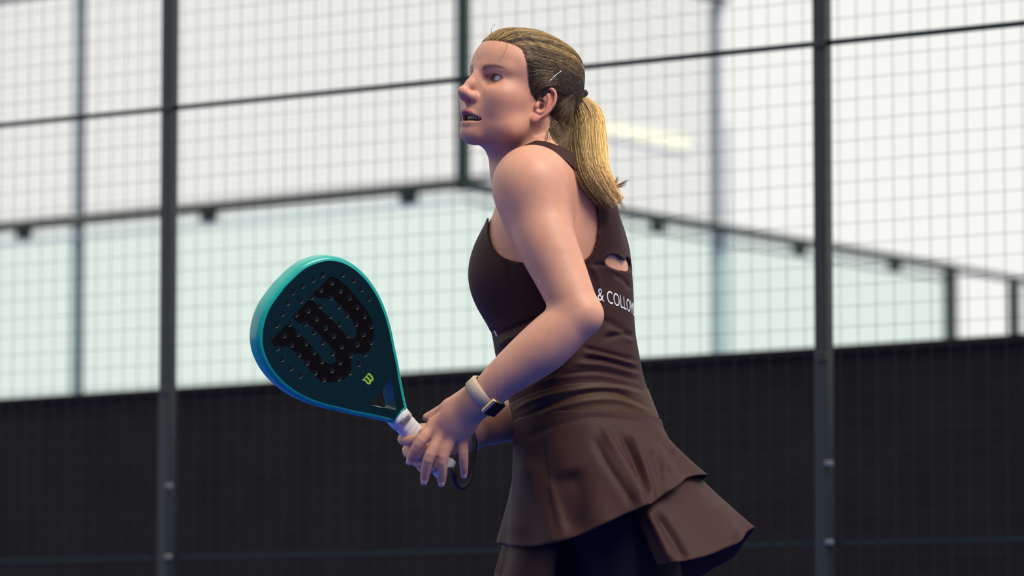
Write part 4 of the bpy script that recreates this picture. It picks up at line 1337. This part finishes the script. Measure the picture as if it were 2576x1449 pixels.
TRI = catmull([(.0, .0155), (.0100, .030), (.0200, .045), (.0275, .0605), (.0200, .0590), (.0, .0560), (-.0200, .0590), (-.0275, .0605), (-.0200, .045), (-.0100, .030)], 60, True)
c7 = lambda x, y: uvpx(660 + x / 4.39, 650 + y / 4.39)
WP = [(90, 920), (250, 740), (300, 720), (335, 745), (375, 800), (480, 900), (580, 1010), (660, 1110), (720, 1165), (780, 1170), (815, 1130), (800, 1060), (740, 960), (650, 860), (560, 760), (480, 700), (430, 712),
      (400, 720), (330, 650), (420, 560), (500, 470), (550, 450), (600, 510), (640, 560), (720, 630), (800, 710), (880, 800), (950, 880), (1010, 890), (1040, 850), (1040, 770), (1000, 690), (920, 590), (830, 480), (760, 430), (690, 440),
      (640, 440), (590, 425), (535, 410), (640, 310), (750, 195), (830, 220), (940, 320), (1040, 430), (1150, 570), (1210, 680), (1235, 780), (1220, 920), (1185, 1000), (1150, 1065), (1080, 1045), (1000, 1055), (975, 1150), (990, 1230), (960, 1290),
      (870, 1350), (740, 1375), (640, 1350), (560, 1270), (450, 1130), (350, 1030), (270, 965), (215, 975), (170, 1005), (130, 965)]
WUV = np.array([c7(*q) for q in WP])
hol = [(665, 180), (890, 175), (1005, 240), (1095, 340), (1175, 445), (560, 235), (445, 300), (335, 375), (430, 465), (280, 490), (220, 610), (160, 735), (220, 1110), (320, 1210), (420, 1295), (1065, 1165)]
hol += [(x - 14, y - 16) for x, y in [(780, 280), (660, 360), (875, 370), (770, 445), (975, 450), (560, 440), (650, 540), (855, 545), (1060, 550), (520, 590), (385, 635), (945, 640), (1140, 650), (765, 650), (610, 680), (490, 735), (860, 745),
        (1045, 740), (1215, 765), (315, 740), (710, 780), (580, 830), (255, 865), (410, 850), (800, 870), (955, 865), (1130, 850), (680, 940), (495, 950), (335, 970), (180, 1005), (890, 985), (1060, 965), (1215, 940), (790, 1060), (585, 1050),
        (420, 1075), (1150, 1070), (990, 1085), (670, 1150), (510, 1165), (870, 1160), (600, 1275), (780, 1250), (980, 1275), (695, 1350), (860, 1340)]]
HUV = [c7(*q) for q in hol]
HRAD = .0046
def circ(c, r, n=14):
    a = np.arange(n) * 2 * math.pi / n
    return np.stack([c[0] + r * np.cos(a), c[1] + r * np.sin(a)], 1)
rings2 = [inset(OUT, .0075), TRI] + [circ(c, HRAD) for c in HUV]
def pin(q, poly):
    return sdpoly(np.asarray(q, float), poly) < 0
def plate(with_logo):
    vs, es = [], []
    for r_ in rings2 + ([WUV] if with_logo else []):
        b = len(vs); n = len(r_)
        vs += [Vector(q) for q in r_]; es += [(b + i, b + (i + 1) % n) for i in range(n)]
    V_, _, F_, _, _, _ = delaunay_2d_cdt(vs, es, [], 0, 1e-6)
    V_ = np.array([q[:] for q in V_]); F_ = np.array([q for q in F_ if len(q) == 3])
    cen = V_[F_].mean(1)
    ok = pin(cen, rings2[0]) & ~pin(cen, TRI)
    for c in HUV:
        ok &= np.linalg.norm(cen - c, axis=1) > HRAD * .97
    lg = pin(cen, WUV) if with_logo else np.zeros(len(cen), bool)
    return V_, F_[ok & ~lg], F_[ok & lg]
def sub(V_, F_):
    u, inv = np.unique(F_, return_inverse=True)
    return V_[u], inv.reshape(F_.shape)
V_, Ff, Fl = plate(True)
v2, f2 = sub(V_, Ff); facef = mesh_obj('face', [RW(a, b, TK) for a, b in v2], f2.tolist(), M['face'], racket, smooth=False, off=RO)
v2, f2 = sub(V_, Fl); mesh_obj('logo', [RW(a, b, TK) for a, b in v2], f2.tolist(), M['logo'], facef, smooth=False, off=RO)['label'] = 'large black letter W'
V_, Ff, _ = plate(False)
v2, f2 = sub(V_, Ff); mesh_obj('face', [RW(a, b, -TK) for a, b in v2], f2.tolist(), M['face'], racket, smooth=False, off=RO)
for c in HUV:                                 # drilled holes
    cc = circ(c, HRAD); n = len(cc)
    vv = [RW(a, b, TK) for a, b in cc] + [RW(a, b, -TK) for a, b in cc]
    mesh_obj('hole', vv, [(i, (i + 1) % n, n + (i + 1) % n, n + i) for i in range(n)], M['bore'], facef, off=RO)
prof = [(.0075, TK), (.0045, TK - .0008), (.0020, TK - .0026), (.0005, TK - .0058), (.0, TK - .0100), (.0, -TK + .0100), (.0005, -TK + .0058), (.0020, -TK + .0026), (.0045, -TK + .0008), (.0075, -TK)]
n = len(OUT); vv = []
for dd, ww in prof:
    q = inset(OUT, dd); vv += [RW(a, b, ww) for a, b in q]
ff = [(k * n + i, k * n + (i + 1) % n, (k + 1) * n + (i + 1) % n, (k + 1) * n + i) for k in range(len(prof) - 1) for i in range(n)]
rim = mesh_obj('rim', vv, ff, M['rim'], racket, off=RO)
n = len(TRI)
vv = [RW(a, b, TK) for a, b in TRI] + [RW(a, b, -TK) for a, b in TRI]
mesh_obj('throat_wall', vv, [(i, (i + 1) % n, n + (i + 1) % n, n + i) for i in range(n)], M['throat'], racket, off=RO)
# thin dark decoration lines on the rim
for pts_ in ([(.006, 7), (.010, 17), (.004, 22), (.004, 30)], [(-.008, 10), (-.006, 24), (.0, 34)]):
    pass
# grip
prf = []
L0 = .122
for i in range(150):
    s = i / 149
    prf.append((-s * L0, 1.0 + .035 * ((s * 13) % 1.0)))
prf += [(-L0 - .002, 1.18), (-L0 - .010, 1.2), (-L0 - .012, .9), (-L0 - .0125, 0.01)]
ns = 28; vv = []
for vpos, k in prf:
    for j in range(ns):
        a = 2 * math.pi * j / ns
        u_ = .0168 * k * np.sign(math.cos(a)) * abs(math.cos(a)) ** .8; w_ = .0150 * k * np.sign(math.sin(a)) * abs(math.sin(a)) ** .8
        vv.append(RW(u_, vpos + .0016 * math.sin(a) * (vpos > -L0), w_))
nn = len(prf)
ff = [(i * ns + j, i * ns + (j + 1) % ns, (i + 1) * ns + (j + 1) % ns, (i + 1) * ns + j) for i in range(nn - 1) for j in range(ns)]
grip = mesh_obj('grip', vv, ff, M['grip'], racket, off=RO)
vv = []
for vpos, k in [(-.016, 1.04), (-.016, 1.12), (.004, 1.14), (.005, 1.03)]:
    for j in range(ns):
        a = 2 * math.pi * j / ns
        vv.append(RW(.0168 * k * np.sign(math.cos(a)) * abs(math.cos(a)) ** .8, vpos, .0152 * k * np.sign(math.sin(a)) * abs(math.sin(a)) ** .8))
ff = [(i * ns + j, i * ns + (j + 1) % ns, (i + 1) * ns + (j + 1) % ns, (i + 1) * ns + j) for i in range(3) for j in range(ns)]
mesh_obj('collar', vv, ff, M['grip'], grip, off=RO)
# writing on the collar, the rim and the small emblem
v, f = text_mesh('Wilson', .0150)
mesh_obj('lettering', [RW(-.001 + x * .50 - .010, -.0135 + y * 1.0, .0180) for x, y, _ in v], f, M['logo'], grip, smooth=False, off=RO)
v, f = text_mesh('BLADE', .026)
seg = OUT[::-1]
edge_pts = (hp * [-1, 1])                      # left side of the outline from the grip upward
el = np.concatenate([[0], np.cumsum(np.linalg.norm(np.diff(edge_pts, axis=0), axis=1))])
out = []
for x, y, _ in v:
    s = .118 - x * 1.0
    a = np.interp(s, el, edge_pts[:, 0]); b = np.interp(s, el, edge_pts[:, 1])
    out.append(RW(a, b, (y - .008) * .8 + .006) - rb * .0012 - ra * .0008)
M['paleprint'] = mat('pale_print', (0.45, 0.52, 0.60), 0.5, vary=0.03)
mesh_obj('lettering', out, f, M['paleprint'], rim, smooth=False, off=RO)
ec = uvpx(926, 953)
sc_ = .017 / (WUV.max(0) - WUV.min(0)).max()
em = (WUV - WUV.mean(0)) * sc_ + ec
V_, _, F_, _, _, _ = delaunay_2d_cdt([Vector(q) for q in em], [(i, (i + 1) % len(em)) for i in range(len(em))], [], 0, 1e-7)
V_ = np.array([q[:] for q in V_]); F_ = np.array([q for q in F_ if len(q) == 3]); F_ = F_[pin(V_[F_].mean(1), em)]
mesh_obj('emblem', [RW(a, b, TK + .0004) for a, b in V_], F_.tolist(), M['lime'], facef, smooth=False, off=RO)['label'] = 'small lime green W'
# wrist strap
bt = RW(0, -L0 - .012, 0)
sp = catmull([bt, P(1138, 1184, -.112), P(1146, 1211, -.112), P(1159, 1225, -.110), P(1173, 1219, -.106), P(1183, 1196, -.100), P(1189, 1150, -.09), P(1194, 1112, -.080), P(1184, 1078, -.070)], 60)
v, f = tubes(sp[None], .0046 * np.ones((1, 60)), 8)
o = mesh_obj('wrist_strap', v, f, M['strap'], racket, off=RO); o['label'] = 'black wrist strap loop'

# ================================================================== WATCH
wc_ = P(1215, 990, -.1745)
wax = P(1272, 946, -.188) - P(1226, 990, -.176); wax /= np.linalg.norm(wax)      # towards the elbow
wn = np.array([.69 * .90, -.44, -.72 * .90]); wn -= wax * (wn @ wax); wn /= np.linalg.norm(wn)   # screen faces down and out
ws = np.cross(wax, wn)
watch = empty('wristwatch', wc_)
tag(watch, 'square gold smartwatch on a beige woven band on her left wrist', 'watch')
RWr = .0280
def ringmesh(r0, r1, hw, rnd, na=72, a0=0, a1=360):
    pr = [(r0, -hw), (r1 - rnd, -hw), (r1, -hw + rnd), (r1, hw - rnd), (r1 - rnd, hw), (r0, hw)]
    vv, ff = [], []
    for i in range(na):
        a = math.radians(a0 + (a1 - a0) * i / na)
        for r_, x in pr:
            vv.append(wc_ + wax * x + (wn * math.cos(a) + ws * math.sin(a)) * r_)
    m_ = len(pr)
    for i in range(na):
        for j in range(m_ - 1):
            i2 = (i + 1) % na
            ff.append((i * m_ + j, i * m_ + j + 1, i2 * m_ + j + 1, i2 * m_ + j))
    return vv, ff
vv, ff = ringmesh(.0262, RWr + .0012, .0115, .0012)
mesh_obj('band', vv, ff, M['band'], watch, off=wc_)
vv, ff = ringmesh(.0272, RWr + .0030, .0095, .0012)
mesh_obj('band_overlap', vv, ff, M['band'], watch, off=wc_)
cc = wc_ + wn * (RWr + .0025)
vv, ff = box_vf(cc, wax * .0150, ws * .0178, wn * .0048)
bevel(mesh_obj('case', vv, ff, M['gold'], watch, off=wc_), .0035, 4)
vv, ff = box_vf(cc + wn * .0046, wax * .0136, ws * .0164, wn * .0010)
bevel(mesh_obj('screen', vv, ff, M['glassblk'], watch, off=wc_), .0009, 3)
vv, ff = box_vf(cc - wax * .0158 + ws * .006, wax * .0012, ws * .0030, wn * .0028)
bevel(mesh_obj('crown', vv, ff, M['gold'], watch, off=wc_), .0009, 2)
